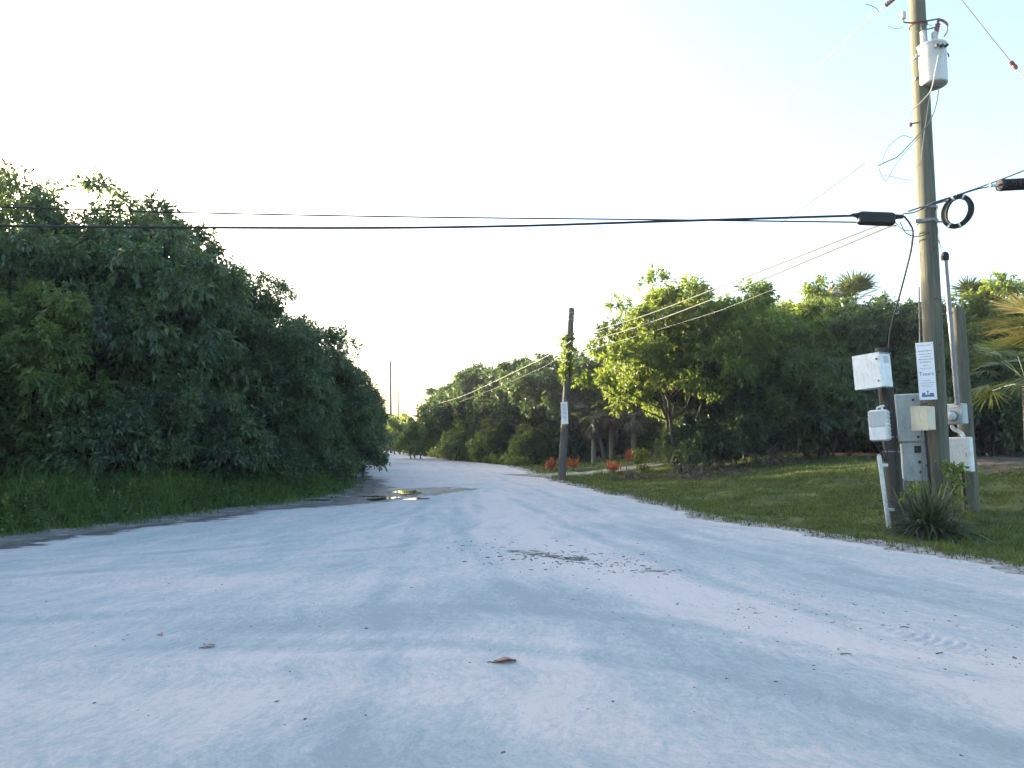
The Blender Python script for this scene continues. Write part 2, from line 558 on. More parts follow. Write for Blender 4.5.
for nm, arr in (('soil', soil), ('litter', lit), ('sandy', (dr > -1.5).astype(float))):
    a = ground.data.attributes.new(nm, 'FLOAT', 'POINT')
    a.data.foreach_set('value', arr.astype(np.float32).ravel())

# road sheet
ry = np.array(seg(-38, -4, 1.0) + seg(-4, 2, 0.3) + seg(2, 14, 0.07) + seg(14, 30, 0.12) + seg(30, 60, 0.4) + seg(60, 200, 2.5) + [200], float)
nu = 110
U = np.linspace(0, 1, nu)
RX = XL(ry)[:, None] * (1 - U) + XR(ry)[:, None] * U
RY = np.repeat(ry[:, None], nu, 1)


def pdist(X, Y, pts):
    d = np.full(X.shape, 1e9)
    for (x0, y0), (x1, y1) in zip(pts[:-1], pts[1:]):
        vx, vy = x1 - x0, y1 - y0
        t = np.clip(((X - x0) * vx + (Y - y0) * vy) / (vx * vx + vy * vy), 0, 1)
        d = np.minimum(d, np.hypot(X - x0 - t * vx, Y - y0 - t * vy))
    return d


def bl(d, w_): return np.exp(-(d / w_) ** 2)


loose = 0.40 + 0.75 * bl(pdist(RX, RY, [(-0.6, 20), (0.0, 13), (0.7, 8.9), (1.75, 6.6), (2.55, 5.1), (3.2, 3.6), (4.5, 0)]), 0.62)
loose += 0.45 * bl(pdist(RX, RY, [(-3.2, 7.5), (-1.6, 7.2), (-0.2, 8)]), 0.45)
loose += 0.35 * bl(pdist(RX, RY, [(-3, 4.0), (-1.0, 4.3), (0.2, 4.0), (1.4, 3.1)]), 0.25)
loose += 0.3 * bl(XR(RY) - RX, 0.35)
loose -= 0.75 * bl(pdist(RX, RY, [(-2.2, 5.6), (-0.8, 6.0), (0.3, 6.6), (1.0, 5.6), (1.7, 4.4), (2.2, 3.4), (3, 2)]), 0.55)
loose -= 0.5 * bl(pdist(RX, RY, [(1.6, 12.5), (3.2, 8.6), (4.3, 6.2), (5, 4)]), 0.55)
loose -= 0.45 * bl(pdist(RX, RY, [(-1.5, 3.2), (-0.2, 3.3), (0.8, 2.6)]), 0.35)
loose += 0.35 * sm(13, 26, RY)
# tyre tracks worn along the ways the cars swing through
TR = [[(-9, 6.6), (-5.5, 7.8), (-3.2, 8.8), (-1.3, 10.4), (-0.7, 13), (-1, 20)], [(-9, 8.0), (-5.2, 9.2), (-3.2, 10.5), (-2.2, 13), (-2.0, 18)],
      [(4.9, 4.3), (3.9, 6.5), (3, 9), (2, 13), (1, 20), (-1, 32)], [(3.7, 3.4), (2.7, 5.8), (1.9, 8.6), (.9, 13), (-.3, 20)],
      [(1.2, 1.8), (0.9, 4), (0.2, 6.5), (-.6, 10), (-1.2, 16)], [(-.6, 1.8), (-.9, 4.5), (-1.3, 8), (-1.8, 14)],
      [(-6, 4.4), (-3.6, 4.9), (-1.6, 5.2), (0.6, 4.9), (2.6, 3.4)], [(-6, 5.4), (-3.6, 6.0), (-1.6, 6.3), (1.0, 6.0), (3.2, 4.2)],
      [(5.3, 5.2), (4.5, 7.2), (3.4, 9.6), (2.3, 14)]]
wear = np.zeros_like(RX)
for k, tpts in enumerate(TR):
    sp_ = [(v.x, v.y) for v in smoothpts([(a_, b_, 0) for a_, b_ in tpts], 5)]
    dd = pdist(RX + 0.05 * np.sin(RY * 2.3 + k), RY + 0.04 * np.sin(RX * 2.9 + k), sp_)
    br = 0.65 + 0.35 * np.sin(RY * 1.7 + RX * 1.1 + k * 2.1)
    wear -= 0.55 * br * bl(dd, 0.11)
    wear += 0.34 * br * bl(dd - 0.24, 0.07)
loose += wear
mud = 1.0 * bl(RX - XL(RY), 0.75) * (1 - sm(24, 34, RY)) * 0.78
mud = np.maximum(mud, 1.1 * bl(pdist(RX, RY, [(-5.0, 16.5), (-4.0, 18.4), (-3.2, 20.2), (-2.3, 21.6)]), 1.25))
mud = np.maximum(mud, 0.50 * bl(pdist(RX, RY, [(0.1, 9.5), (0.8, 8.9), (1.5, 8.2)]), 0.42))
ruts = -0.018 * bl(pdist(RX, RY, [(-3.6, 17.8), (-2.9, 20.2), (-2.0, 22.2)]), 0.22) + 0.018 * bl(pdist(RX, RY, [(-3.1, 17.8), (-2.4, 20.2), (-1.6, 22.0)]), 0.22)
RZ = H(RX, RY) + 0.010 + ruts + 0.008 * np.clip(wear, -0.6, 0.5) + 0.004 * np.sin(RX * 9 + RY * 3) * np.sin(RY * 7 - RX * 2)
idx = np.arange(RX.size).reshape(RX.shape)
Fr = np.stack([idx[:-1, :-1], idx[:-1, 1:], idx[1:, 1:], idx[1:, :-1]], -1).reshape(-1, 4)
road = mesh_np('road', np.stack([RX, RY, RZ], -1).reshape(-1, 3), Fr, M['road'], smooth=True)
tag(road, kind='structure')
for nm, arr in (('loose', loose), ('mud', mud)):
    a = road.data.attributes.new(nm, 'FLOAT', 'POINT')
    a.data.foreach_set('value', arr.astype(np.float32).ravel())
uvl = road.data.uv_layers.new(name='flow')
vi = np.empty(len(road.data.loops), np.int32)
road.data.loops.foreach_get('vertex_index', vi)
uu = np.repeat((U * 9.0)[None, :], len(ry), 0).ravel()
vv = RY.ravel()
uvl.data.foreach_set('uv', np.stack([uu[vi], vv[vi]], -1).astype(np.float32).ravel())


def sheet_path(name, pts, wd, mt, lift):
    c = smoothpts([(x, y, 0) for x, y in pts], 14)
    V = []; K = 12
    for i, p in enumerate(c):
        t = (c[min(i + 1, len(c) - 1)] - c[max(i - 1, 0)]).normalized()
        nr = Vector((-t.y, t.x, 0))
        for k in range(K):
            s = (k / (K - 1) - 0.5) * wd * (1 + 0.12 * math.sin(i * 0.9) + 0.06 * math.sin(i * 2.3))
            q = p + nr * s
            V.append((q.x, q.y, Hs(q.x, q.y) + lift))
    idx = np.arange(len(V)).reshape(-1, K)
    Fp = np.stack([idx[:-1, :-1], idx[:-1, 1:], idx[1:, 1:], idx[1:, :-1]], -1).reshape(-1, 4)
    return tag(mesh_np(name, V, Fp, mt, smooth=True), kind='structure')


sheet_path('driveway', [(0.4, 30.5), (2.2, 31.6), (4.5, 32.6), (6.6, 33.6)], 3.0, M['sand'], 0.02)
sheet_path('sandy_path', [(5.0, 46.5), (7.2, 44), (9.5, 42.0), (12.5, 41)], 3.6, M['sand'], 0.03)


# puddles
def puddle(cx, cy, a, b_, rot, seed, name='puddle'):
    rr_ = random.Random(seed)
    ph = [rr_.uniform(0, 6.28) for _ in range(4)]
    V = []
    n_ = 48
    z = Hs(cx, cy) + 0.014
    for k in range(n_):
        t = 2 * PI * k / n_
        r = 1 + 0.22 * math.sin(2 * t + ph[0]) + 0.16 * math.sin(3 * t + ph[1]) + 0.1 * math.sin(5 * t + ph[2]) + 0.06 * math.sin(9 * t + ph[3])
        x, y = a * r * math.cos(t), b_ * r * math.sin(t)
        V.append((cx + x * math.cos(rot) - y * math.sin(rot), cy + x * math.sin(rot) + y * math.cos(rot), z))
    mb = MB().add(V, [tuple(range(n_))])
    return tag(mb.build(name, M['water'], smooth=False), kind='structure')


puddle(-2.95, 18.6, 0.60, 0.62, 0.15, 3)
puddle(-3.05, 20.7, 0.46, 0.75, 0.2, 5)
puddle(-3.75, 19.2, 0.28, 0.25, 0.1, 8)
puddle(-4.9, 17.9, 0.30, 0.22, 0.1, 9)

# sand drift with tyre tread marks
gx = np.linspace(-0.95, 0.95, 190); gy = np.linspace(-0.42, 0.42, 60)
X, Y = np.meshgrid(gx, gy)
fall = sm(0.15, 0.75, 1 - np.hypot(X / 0.95, Y / 0.42) + 0.12 * np.sin(X * 9 + Y * 4) + 0.1 * np.sin(Y * 17 - X * 5))
tread = np.sin((X + 0.35 * Y * np.abs(Y) * 4 + 0.25 * Y) * 2 * PI / 0.095) * sm(0.3, 0.18, np.abs(Y)) * sm(0.75, 0.5, np.abs(X)) if False else \
    np.clip(np.sin((X + 0.5 * (Y + 0.1) ** 2 * 2.2) * 2 * PI / 0.085) * 2.2, -1, 1) * (1 - sm(0.10, 0.22, np.abs(Y + 0.05 * np.sin(X * 7)))) * (1 - sm(0.5, 0.85, np.abs(X))) * (0.55 + 0.45 * np.sin(X * 5.3 + 1) * np.cos(Y * 9))
Z = fall * (0.010 + 0.008 * tread + 0.003 * np.sin(X * 11) * np.sin(Y * 13)) - 0.006 * (1 - fall)
ang = rad(-58)
cx_, cy_ = 3.05, 5.45
WX = cx_ + X * math.cos(ang) - Y * math.sin(ang); WY = cy_ + X * math.sin(ang) + Y * math.cos(ang)
idx = np.arange(X.size).reshape(X.shape)
Fd = np.stack([idx[:-1, :-1], idx[:-1, 1:], idx[1:, 1:], idx[1:, :-1]], -1).reshape(-1, 4)
tag(mesh_np('sand_drift', np.stack([WX, WY, H(WX, WY) + 0.006 + Z], -1).reshape(-1, 3), Fd, M['drift'], smooth=True), kind='structure')


# ------------------------------------------------------------------ foliage
def unit(a): return a / np.maximum(np.linalg.norm(a, axis=-1, keepdims=True), 1e-9)


def leaves_vf(pos, d, L, Wd, rng, fold=0.25, curl=0.25, narrow=0.45):
    """pos,d (n,3): leaf base and direction. Each leaf is its own 4-vertex face"""
    n_ = len(pos)
    d = unit(d)
    up = np.tile(np.array([0, 0, 1.0]), (n_, 1)) + rng.normal(0, 0.55, (n_, 3))
    s = unit(np.cross(d, up))
    nn = np.cross(s, d)
    L = L[:, None]; Wd = Wd[:, None]
    mid = pos + d * L * narrow
    a = pos
    tip = pos + d * L - nn * L * curl
    l = mid + s * Wd / 2 + nn * Wd * fold
    r = mid - s * Wd / 2 + nn * Wd * fold
    V = np.stack([a, l, tip, r], 1).reshape(-1, 3)
    Fq = np.arange(n_ * 4).reshape(-1, 4)
    return V, Fq


def sprig_leaves(cen, out, rng, nleaf, L, Wd, droop=0.45, spread=0.9, stem=0.12):
    n_ = len(cen)
    pos = np.repeat(cen, nleaf, 0)
    o_ = np.repeat(out, nleaf, 0)
    r = unit(rng.normal(0, 1, (n_ * nleaf, 3)))
    d = unit(o_ + r * spread + np.array([0, 0, -droop]))
    pos = pos + o_ * rng.uniform(-stem, stem, (n_ * nleaf, 1)) + r * 0.02
    Ls = L * rng.uniform(0.6, 1.2, n_ * nleaf)
    return leaves_vf(pos, d, Ls, Ls * Wd * rng.uniform(0.8, 1.2, n_ * nleaf), rng)


def crown_np(rng, h, r, zb, n_clump, n_sprig, nleaf, L, Wd, droop=0.45, clump=(0.35, 0.7), shape=1.0, off=(0, 0), lumps=7, flat=0.75):
    """uneven crown: random lobes, then leaf clumps on and inside the lobes, then sprigs on the clumps"""
    zc = (h + zb) / 2; rz = (h - zb) / 2
    # lobes
    lob = []
    for k in range(lumps):
        a = 2 * PI * (k + rng.uniform(-.3, .3)) / lumps
        e = rng.uniform(-0.75, 0.75)
        q = rng.uniform(0.42, 0.62)
        lob.append(((off[0] + math.cos(a) * r * q * math.cos(e), off[1] + math.sin(a) * r * q * math.cos(e), zc + rz * 0.62 * math.sin(e) * shape), rng.uniform(0.42, 0.58)))
    lob.append(((off[0], off[1], zc), 0.66))
    lob.append(((off[0] + rng.uniform(-.2, .2) * r, off[1] + rng.uniform(-.2, .2) * r, zc + rz * 0.48), 0.50))
    C_ = []; O_ = []
    for k in range(n_clump):
        (lx, ly, lz), s = lob[rng.integers(len(lob))]
        v = unit(rng.normal(0, 1, 3))
        q = rng.uniform(0.55, 1.04) if rng.random() < 0.93 else rng.uniform(1.05, 1.22)
        p = np.array([lx + v[0] * r * s * q, ly + v[1] * r * s * q, lz + v[2] * rz * s * q * 1.05])
        if p[2] < zb - 0.2: p[2] = zb + rng.uniform(-0.2, 0.5)
        C_.append(p); O_.append(v)
    C_ = np.array(C_); O_ = np.array(O_)
    cs = rng.uniform(clump[0], clump[1], n_clump)
    v = unit(rng.normal(0, 1, (n_clump * n_sprig, 3)) + np.repeat(O_, n_sprig, 0) * 0.5 + np.array([0, 0, 0.35]))
    cen = np.repeat(C_, n_sprig, 0) + v * (np.repeat(cs, n_sprig)[:, None]) * rng.uniform(0.35, 1.0, (n_clump * n_sprig, 1)) * np.array([1, 1, flat])
    return sprig_leaves(cen, v, rng, nleaf, L, Wd, droop), C_


def trunk_mb(rng, h, r0, targets, stems=1, zb=1.0, spread=0.4, nlimb=9, base_off=0.25):
    mb = MB()
    order = rng.permutation(len(targets))[:nlimb * stems]
    for s in range(stems):
        a = 2 * PI * s / max(stems, 1) + rng.uniform(0, 1)
        b0 = Vector((math.cos(a), math.sin(a), 0)) * (base_off if stems > 1 else 0)
        top = Vector((math.cos(a) * spread * (1.6 if stems > 1 else 0.4), math.sin(a) * spread * (1.6 if stems > 1 else 0.4), h * 0.72))
        pts = []
        for i in range(9):
            t = i / 8
            p = b0.lerp(top, t) + Vector((rng.normal(0, .07), rng.normal(0, .07), 0)) * (1 if 0 < i else 0)
            if i == 0: p.z = -0.15
            pts.append(p)
        rs = [r0 * (1.25 if i == 0 else 1) * (1 - 0.78 * i / 8) for i in range(9)]
        mb.tube(pts, rs, 8)
        for j in order[s * nlimb:(s + 1) * nlimb]:
            tg = Vector(targets[j])
            k = int(np.clip(round((tg.z * 0.55) / (h * 0.72) * 8), 1, 7))
            st_ = pts[k]
            mid = st_.lerp(tg, 0.5) + Vector((rng.normal(0, .12), rng.normal(0, .12), -0.15))
            rr0 = rs[k] * 0.55
            q = smoothpts([st_, mid, tg], 3)
            mb.tube(q, [rr0 * (1 - 0.85 * i / (len(q) - 1)) for i in range(len(q))], 5)
    return mb


PROTO = {}


def proto_tree(key, seed, name, h, r, zb, ncl, nsp, nlf, L, Wd, leafm, barkm, stems=1, r0=0.16, **kw):
    """first use makes the thing; later ones copy it and its parts (shared meshes)"""
    rng = np.random.default_rng(seed)
    tk = {k: kw.pop(k) for k in ('nlimb', 'spread', 'base_off') if k in kw}
    (V, Fq), cl = crown_np(rng, h, r, zb, ncl, nsp, nlf, L, Wd, **kw)
    root = empty(name)
    mesh_np('crown', V, Fq, M[leafm], root)
    trunk_mb(rng, h, r0, cl, stems, zb, **tk).build('trunk', M[barkm], root)
    PROTO[key] = [root, False]
    return root


def put(key, x, y, s, rz, label, cat='tree', group=None, z=None, sz=None, leaf=None):
    root, used = PROTO[key]
    if used:
        r = root.copy(); C.objects.link(r)
        for ch in list(root.children):
            c = ch.copy(); C.objects.link(c); c.parent = r
    else:
        r = root; PROTO[key][1] = True
    r.location = (x, y, (Hs(x, y) if z is None else z) - 0.03)
    r.rotation_euler = (0, 0, rz)
    r.scale = (s, s, sz or s)
    for k in ('group',):
        if k in r: del r[k]
    tag(r, label, cat, group)
    if leaf:
        for ch in r.children:
            if ch.name.startswith('crown'):
                ch.material_slots[0].link = 'OBJECT'
                ch.material_slots[0].material = M[leaf]
    return r


proto_tree('A', 11, 'broadleaf_tree', 7.4, 3.3, 0.7, 210, 30, 9, 0.17, 0.36, 'leaf_dark', 'bark', 1, 0.18)
proto_tree('B', 23, 'broadleaf_tree', 6.6, 3.0, 0.5, 190, 30, 9, 0.19, 0.34, 'leaf_dark', 'bark', 2, 0.13, droop=0.7)
proto_tree('O', 31, 'olive_tree', 4.4, 2.1, 0.5, 150, 30, 9, 0.13, 0.36, 'leaf_olive', 'bark', 2, 0.09, clump=(0.25, 0.5))
proto_tree('R', 41, 'spreading_tree', 6.9, 3.3, 1.7, 200, 34, 10, 0.165, 0.40, 'leaf_mid', 'bark', 4, 0.085, spread=0.9, nlimb=14, clump=(0.35, 0.65), droop=0.35)
proto_tree('D', 53, 'hedge_tree', 6.6, 2.9, 0.8, 165, 34, 10, 0.18, 0.40, 'leaf_mid', 'bark', 2, 0.14)
proto_tree('F', 61, 'roadside_tree', 6.6, 3.4, 1.4, 130, 30, 9, 0.25, 0.44, 'leaf_far', 'bark_pale', 2, 0.14, clump=(0.4, 0.8), spread=0.7)
proto_tree('S', 71, 'shrub', 2.1, 1.25, 0.15, 46, 26, 8, 0.15, 0.38, 'leaf_dark', 'bark', 3, 0.035, clump=(0.22, 0.45), lumps=5, nlimb=5)
GL = 'trees of the thicket left of the road'
GR = 'trees on the bank right of the road'
GM = 'trees along the far right side of the road'

# left thicket (front row, then the row behind)
put('A', -12.3, 16.8, 0.99, 0.3, 'tallest dark broadleaf tree of the left thicket, at the left edge of the photo', group=GL)
put('B', -9.3, 17.8, 1.04, 1.4, 'dark tree with drooping leaves, second from the left where the thicket steps down', group=GL)
put('A', -7.5, 20.8, 0.82, 2.6, 'dark broadleaf tree in the middle of the left thicket slope, above the weedy verge', group=GL)
put('B', -6.7, 24.2, 0.76, 4.2, 'dark tree near the low end of the left thicket, behind the puddles', group=GL)
put('A', -7.2, 30.5, 0.62, 5.1, 'low dark tree beyond the puddles where the left thicket dips', group=GL)
put('B', -8.6, 38.5, 0.71, 0.7, 'small dark tree overhanging the left road edge near the bend', group=GL)
put('A', -10.6, 49.0, 0.66, 3.3, 'farthest dark tree of the left thicket at the bend of the road', group=GL)
put('O', -9.9, 13.9, 1.0, 0.4, 'light olive green fine-leaved tree in front of the dark thicket at the left edge', group=GL)
put('O', -7.9, 16.2, 0.72, 2.0, 'small olive green tree filling the foot of the left thicket', group=GL, leaf='leaf_dark')
put('O', -6.3, 20.6, 0.68, 3.0, 'short bushy tree leaning over the weeds in the middle of the left thicket', group=GL, leaf='leaf_dark')
put('O', -6.4, 26.4, 0.66, 1.0, 'short bushy tree at the right foot of the left thicket behind the tall grass', group=GL, leaf='leaf_dark')
put('B', -11.2, 19.8, 1.27, 5.2, 'round-topped dark tree filling the skyline between the two tallest crowns of the left thicket', group=GL)
put('B', -9.6, 21.0, 1.06, 0.1, 'dark tree with pale drooping leaves behind the middle slope of the left thicket', group=GL)
put('A', -14.3, 19.0, 1.14, 2.0, 'dark tree behind the tallest crown at the left edge', group=GL)
put('A', -16.5, 24.0, 1.12, 1.0, 'tall dark tree rising behind the left end of the thicket', group=GL)
put('B', -13.4, 27.0, 1.26, 2.2, 'tree behind the second crown of the left thicket, its top showing over it', group=GL)
put('A', -11.8, 33.0, 1.0, 0.2, 'tree behind the middle of the left thicket slope', group=GL)
put('B', -14.8, 44.0, 0.95, 5.5, 'tree hidden behind the low end of the left thicket', group=GL)
for i, (x, y, s_, lb) in enumerate([(-17.5, 61, 1.0, 'added shadow-casting tree beyond the bend, hidden behind the left thicket, nearest of the far left row'),
                                   (-21.5, 69, 1.1, 'added shadow-casting tree in the far left row hidden behind the thicket, beyond the nearest one'),
                                   (-26.0, 78, 1.15, 'added shadow-casting tree in the middle of the far left row hidden behind the thicket'),
                                   (-22.0, 58, 1.15, 'added shadow-casting tree hidden behind the nearest of the far left row'),
                                   (-31.0, 90, 1.2, 'farthest added shadow-casting tree of the far left row hidden behind the thicket')]):
    put('F', x, y, s_, i * 1.9 + 1, lb, group=GL, leaf='leaf_dark')  # hidden row, added to shade the lower parts of the far trees
put('A', -18.0, 13.5, 1.05, 2.9, 'tree just outside the left edge of the photo shading the near road', group=GL)
put('B', -22.0, 17.0, 1.35, 0.9, 'tall tree outside the left edge behind the one shading the near road', group=GL)
put('A', -19.5, 30.0, 1.25, 4.0, 'tall tree deep in the wood behind the left end of the thicket', group=GL)
put('A', -16.5, 7.5, 0.9, 5.0, 'tree outside the frame beside the left arm of the road', group=GL)
put('B', -17.5, 38.0, 1.3, 3.1, 'tall tree deep in the wood behind the middle of the left thicket', group=GL)
for i, (x, y, s_, lb) in enumerate([(-10.9, 12.9, 1.15, 'dark shrub at the foot of the light olive tree at the left edge'),
                                   (-8.6, 14.6, 0.95, 'dark shrub above the weeds right of the light olive tree'),
                                   (-7.2, 17.6, 1.0, 'dark shrub with pale leaf tips in the left thicket foot'),
                                   (-6.3, 19.0, 0.75, 'small dark shrub standing forward in the tall weeds'),
                                   (-5.9, 22.6, 0.95, 'dark shrub behind the tall grass left of the puddles'),
                                   (-6.3, 28.6, 1.0, 'dark shrub at the left road edge past the puddles'),
                                   (-8.6, 34.0, 1.1, 'dark shrub at the left road edge halfway to the bend')]):
    put('S', x, y, s_, i * 1.3, lb, 'shrub', 'shrubs at the foot of the left thicket')

# right bank
put('R', 6.6, 27.0, 1.10, 3.7, 'large spreading many-stemmed tree with sunlit yellow-green leaves beside the small pole', group=GR)
put('R', 9.6, 29.5, 1.0, 2.9, 'spreading tree just right of the large many-stemmed one, over dry brush', group=GR)
put('D', 12.0, 28.8, 0.95, 1.2, 'dense tree under the two power cables, left of the palm tops', group=GR)
put('D', 15.3, 28.2, 0.98, 3.4, 'dense tree below the tall fan palm, left of the white meter boxes', group=GR, leaf='leaf_dark')
put('D', 18.6, 27.4, 1.02, 5.0, 'dense tree behind the big utility pole', group=GR)
put('D', 21.6, 25.6, 0.95, 0.4, 'dense tree at the right edge of the photo behind the palms', group=GR, leaf='leaf_dark')
put('O', 11.2, 26.6, 1.15, 1.9, 'fine-leaved lighter tree in front of the dense trees under the cables', group=GR)
put('O', 16.4, 25.8, 1.2, 0.2, 'fine-leaved lighter tree behind the dark leaning post', group=GR)
put('R', 13.4, 31.5, 1.1, 1.2, 'loose-crowned tree whose lit top shows between the dense tree and the palms', group=GR)
put('R', 8.2, 33.5, 1.02, 4.4, 'tree behind the large spreading tree, its lit top showing over it', group=GR)
put('D', 10.6, 34.5, 1.12, 2.2, 'tree farther back showing bright leaves between the palm and the cables', group=GR)
put('D', 20.0, 33.5, 1.02, 0.9, 'tree farther back showing over the hedge right of the palm', group=GR)
put('D', 9.0, 28.6, 0.86, 4.1, 'dense dark tree between the large spreading tree and the next one', group=GR, leaf='leaf_dark')
put('D', 7.9, 27.9, 0.80, 2.2, 'dark bushy tree tangled into the right side of the large spreading tree', group=GR, leaf='leaf_dark')
put('S', 7.5, 27.6, 1.2, 4.0, 'dark shrub among the stems of the large spreading tree', 'shrub', 'shrubs at the foot of the right hedge')
put('S', 6.9, 26.9, 1.15, 2.7, 'dark shrub round the stems at the left foot of the large spreading tree', 'shrub', 'shrubs at the foot of the right hedge')
put('S', 8.3, 26.4, 1.0, 0.9, 'dark shrub just behind the pile of dry sticks', 'shrub', 'shrubs at the foot of the right hedge')
put('S', 9.3, 26.2, 1.25, 0.3, 'dark shrub at the foot of the bank hedge right of the brush pile', 'shrub', 'shrubs at the foot of the right hedge')
put('S', 11.6, 25.6, 1.45, 1.3, 'dark shrub on the grass bank below the dense tree under the cables', 'shrub', 'shrubs at the foot of the right hedge')
put('S', 14.0, 24.9, 1.5, 2.3, 'wide dark shrub at the top of the lawn left of the white boxes', 'shrub', 'shrubs at the foot of the right hedge')
put('S', 16.6, 24.2, 1.4, 3.3, 'dark shrub seen between the box post and the big pole', 'shrub', 'shrubs at the foot of the right hedge')
put('S', 19.0, 22.8, 1.4, 4.3, 'dark shrub under the golden palm fronds at the right edge', 'shrub', 'shrubs at the foot of the right hedge')

# trees past the small pole down to the bend
mids = [(5.9, 43.5, .95, 'pale-barked tree behind the small pole, right of its sign'),
        (3.4, 45.5, 1.03, 'rounded tree just left of the small pole'),
        (0.9, 49.5, 1.05, 'tree with crossing pale limbs left of the small pole, over dark shade'),
        (-1.6, 53.5, 1.08, 'dense tree in the middle of the row beyond the bend'),
        (-3.6, 58.5, 1.02, 'leaning sunlit tree near the bend, behind the bright cable'),
        (-5.7, 63.5, 0.82, 'low sunlit tree closest to the bend on its right side'),
        (9.5, 47.5, 1.02, 'tree behind the sandy path on the right slope'),
        (13.0, 50.5, 1.05, 'tree behind the right end of the sandy path')]
for i, (x, y, s, lb) in enumerate(mids):
    put('F', x, y, s, i * 1.7, lb, group=GM)
far = [(-15.5, 98, 0.78, 'bluish tree closing the view where the road disappears'),
       (-21.5, 104, 0.75, 'far tree at the bend just right of the left thicket'),
       (-7.6, 80, 0.85, 'far tree on the right of the bend behind the low sunlit one')]
for i, (x, y, s, lb) in enumerate(far):
    put('F', x, y, s, 2 + i * 2.1, lb, group=GM)
for i, (x, y, s, lb) in enumerate([(1.2, 45.8, 1.1, 'low shrub at the road edge under the tree with crossing limbs'),
                                   (-1.6, 50.5, 1.3, 'low shrub at the road edge in the middle of the far row'),
                                   (-4.4, 55.0, 1.3, 'low shrub under the leaning sunlit tree'),
                                   (-8.2, 61.0, 1.5, 'low shrub nearest the bend of the road'),
                                   (-12.8, 82.0, 2.0, 'low shrub beyond the bend')]):
    put('S', x, y, s, i * 1.1, lb, 'shrub', 'shrubs along the far right side of the road', leaf='leaf_far')


# ------------------------------------------------------------------ fan palms
def fan_leaf(rng, base, d, R, nseg=26, width=0.022, droop=0.35, gap=2.5):
    """a fan of separate narrow segments round the end of a petiole"""
    d = d / np.linalg.norm(d)
    side = np.cross(d, [0, 0, 1.0]); side /= max(np.linalg.norm(side), 1e-6)
    nn = np.cross(side, d)
    th = np.linspace(-gap, gap, nseg) * 0.5 + rng.normal(0, .04, nseg)
    dirs = np.outer(np.cos(th), d) + np.outer(np.sin(th), side)
    L = R * (0.72 + 0.28 * np.cos(th * 0.8)) * rng.uniform(0.85, 1.08, nseg)
    V = []; Fq = []
    for i in range(nseg):
        s = np.cross(nn, dirs[i]); s /= max(np.linalg.norm(s), 1e-6)
        ps = []
        for k, t in enumerate((0.0, 0.35, 0.7, 1.0)):
            wd = width * (0.35, 1.0, 0.75, 0.08)[k]
            p = base + dirs[i] * L[i] * t + np.array([0, 0, -droop * R * t * t * (0.4 + 0.6 * rng.random())])
            ps.append((p - s * wd, p + s * wd))
        k0 = len(V)
        for a_, b_ in ps: V += [a_, b_]
        for k in range(3):
            Fq.append((k0 + 2 * k, k0 + 2 * k + 1, k0 + 2 * k + 3, k0 + 2 * k + 2))
    return V, Fq


def fan_palm(name, loc, H_, nfr, R, label, seed, mats=('frond_green',), pet=0.9, tr=0.09, up=0.5, group=None, width=0.022, dead=5, fd=0.38, azr=None, lean=(0, 0)):
    rng = np.random.default_rng(seed)
    root = empty(name, loc, label, 'palm', group)
    mb = MB()
    top = Vector((lean[0], lean[1], H_))
    pts = [Vector((0, 0, -0.2)).lerp(top, t) for t in np.linspace(0, 1, 8)]
    mb.tube(pts, [tr * (1.25 - 0.35 * t) for t in np.linspace(0, 1, 8)], 9)
    mb.build('trunk', M['bark_pale'], root)
    for k in range(nfr + dead):
        isd = k >= nfr
        az = rng.uniform(0, 2 * PI) if azr is None else rng.uniform(*azr)
        el = rng.uniform(-1.35, -0.8) if isd else rng.uniform(-0.45, 1.3) * up + 0.15
        d = np.array([math.cos(az) * math.cos(el), math.sin(az) * math.cos(el), math.sin(el)])
        p0 = np.array(top)
        p1 = p0 + d * pet * rng.uniform(0.7, 1.1) * (0.6 if isd else 1)
        V, Fq = fan_leaf(rng, p1, d + np.array([0, 0, -0.25]), R * rng.uniform(0.8, 1.1) * (0.8 if isd else 1), width=width, droop=0.5 if isd else fd)
        fm = 'frond_dead' if isd else mats[rng.integers(len(mats))]
        f_ = MB().add(V, Fq)
        f_.tube([p0, (p0 + p1) / 2 + np.array([0, 0, 0.04]), p1], [0.016, 0.012, 0.008], 4)
        f_.build('frond', M[fm], root, smooth=False)
    return root


def on(x, y, dz=0): return (x, y, Hs(x, y) + dz)


fan_palm('fan_palm', on(16.9, 34.5), 7.2, 26, 1.3, 'tall fan palm standing above the hedge against the white sky', 5, pet=0.8, tr=0.12, up=1.2, width=0.024, dead=12, fd=0.2, group='fan palms above the right hedge')
fan_palm('fan_palm', on(15.2, 33.5), 6.6, 16, 1.0, 'shorter ragged fan palm left of the tall one above the hedge', 6, mats=('frond_green', 'frond_dead'), pet=0.8, tr=0.12, up=1.1, width=0.024, dead=10, fd=0.2, group='fan palms above the right hedge')
fan_palm('fan_palm', on(10.25, 13.2), 2.9, 26, 0.85, 'near fan palm with golden yellow upper fronds at the right edge', 8, mats=('frond_gold', 'frond_gold', 'frond_green'), pet=0.75, tr=0.11, up=0.9, width=0.013, dead=4, fd=0.14, group='fan palms at the right edge')
fan_palm('fan_palm', on(11.35, 15.6), 2.0, 32, 1.05, 'low green fan palm with drooping fronds under the golden one', 9, mats=('frond_green',), pet=1.0, tr=0.11, up=0.7, width=0.014, dead=1, fd=0.3, group='fan palms at the right edge')
fan_palm('fan_palm', on(20.3, 31.0), 6.3, 22, 0.95, 'dark fan palm behind the short thick pole', 10, mats=('frond_green',), pet=0.9, tr=0.12, up=1.0, width=0.022, dead=3, group='fan palms behind the poles')
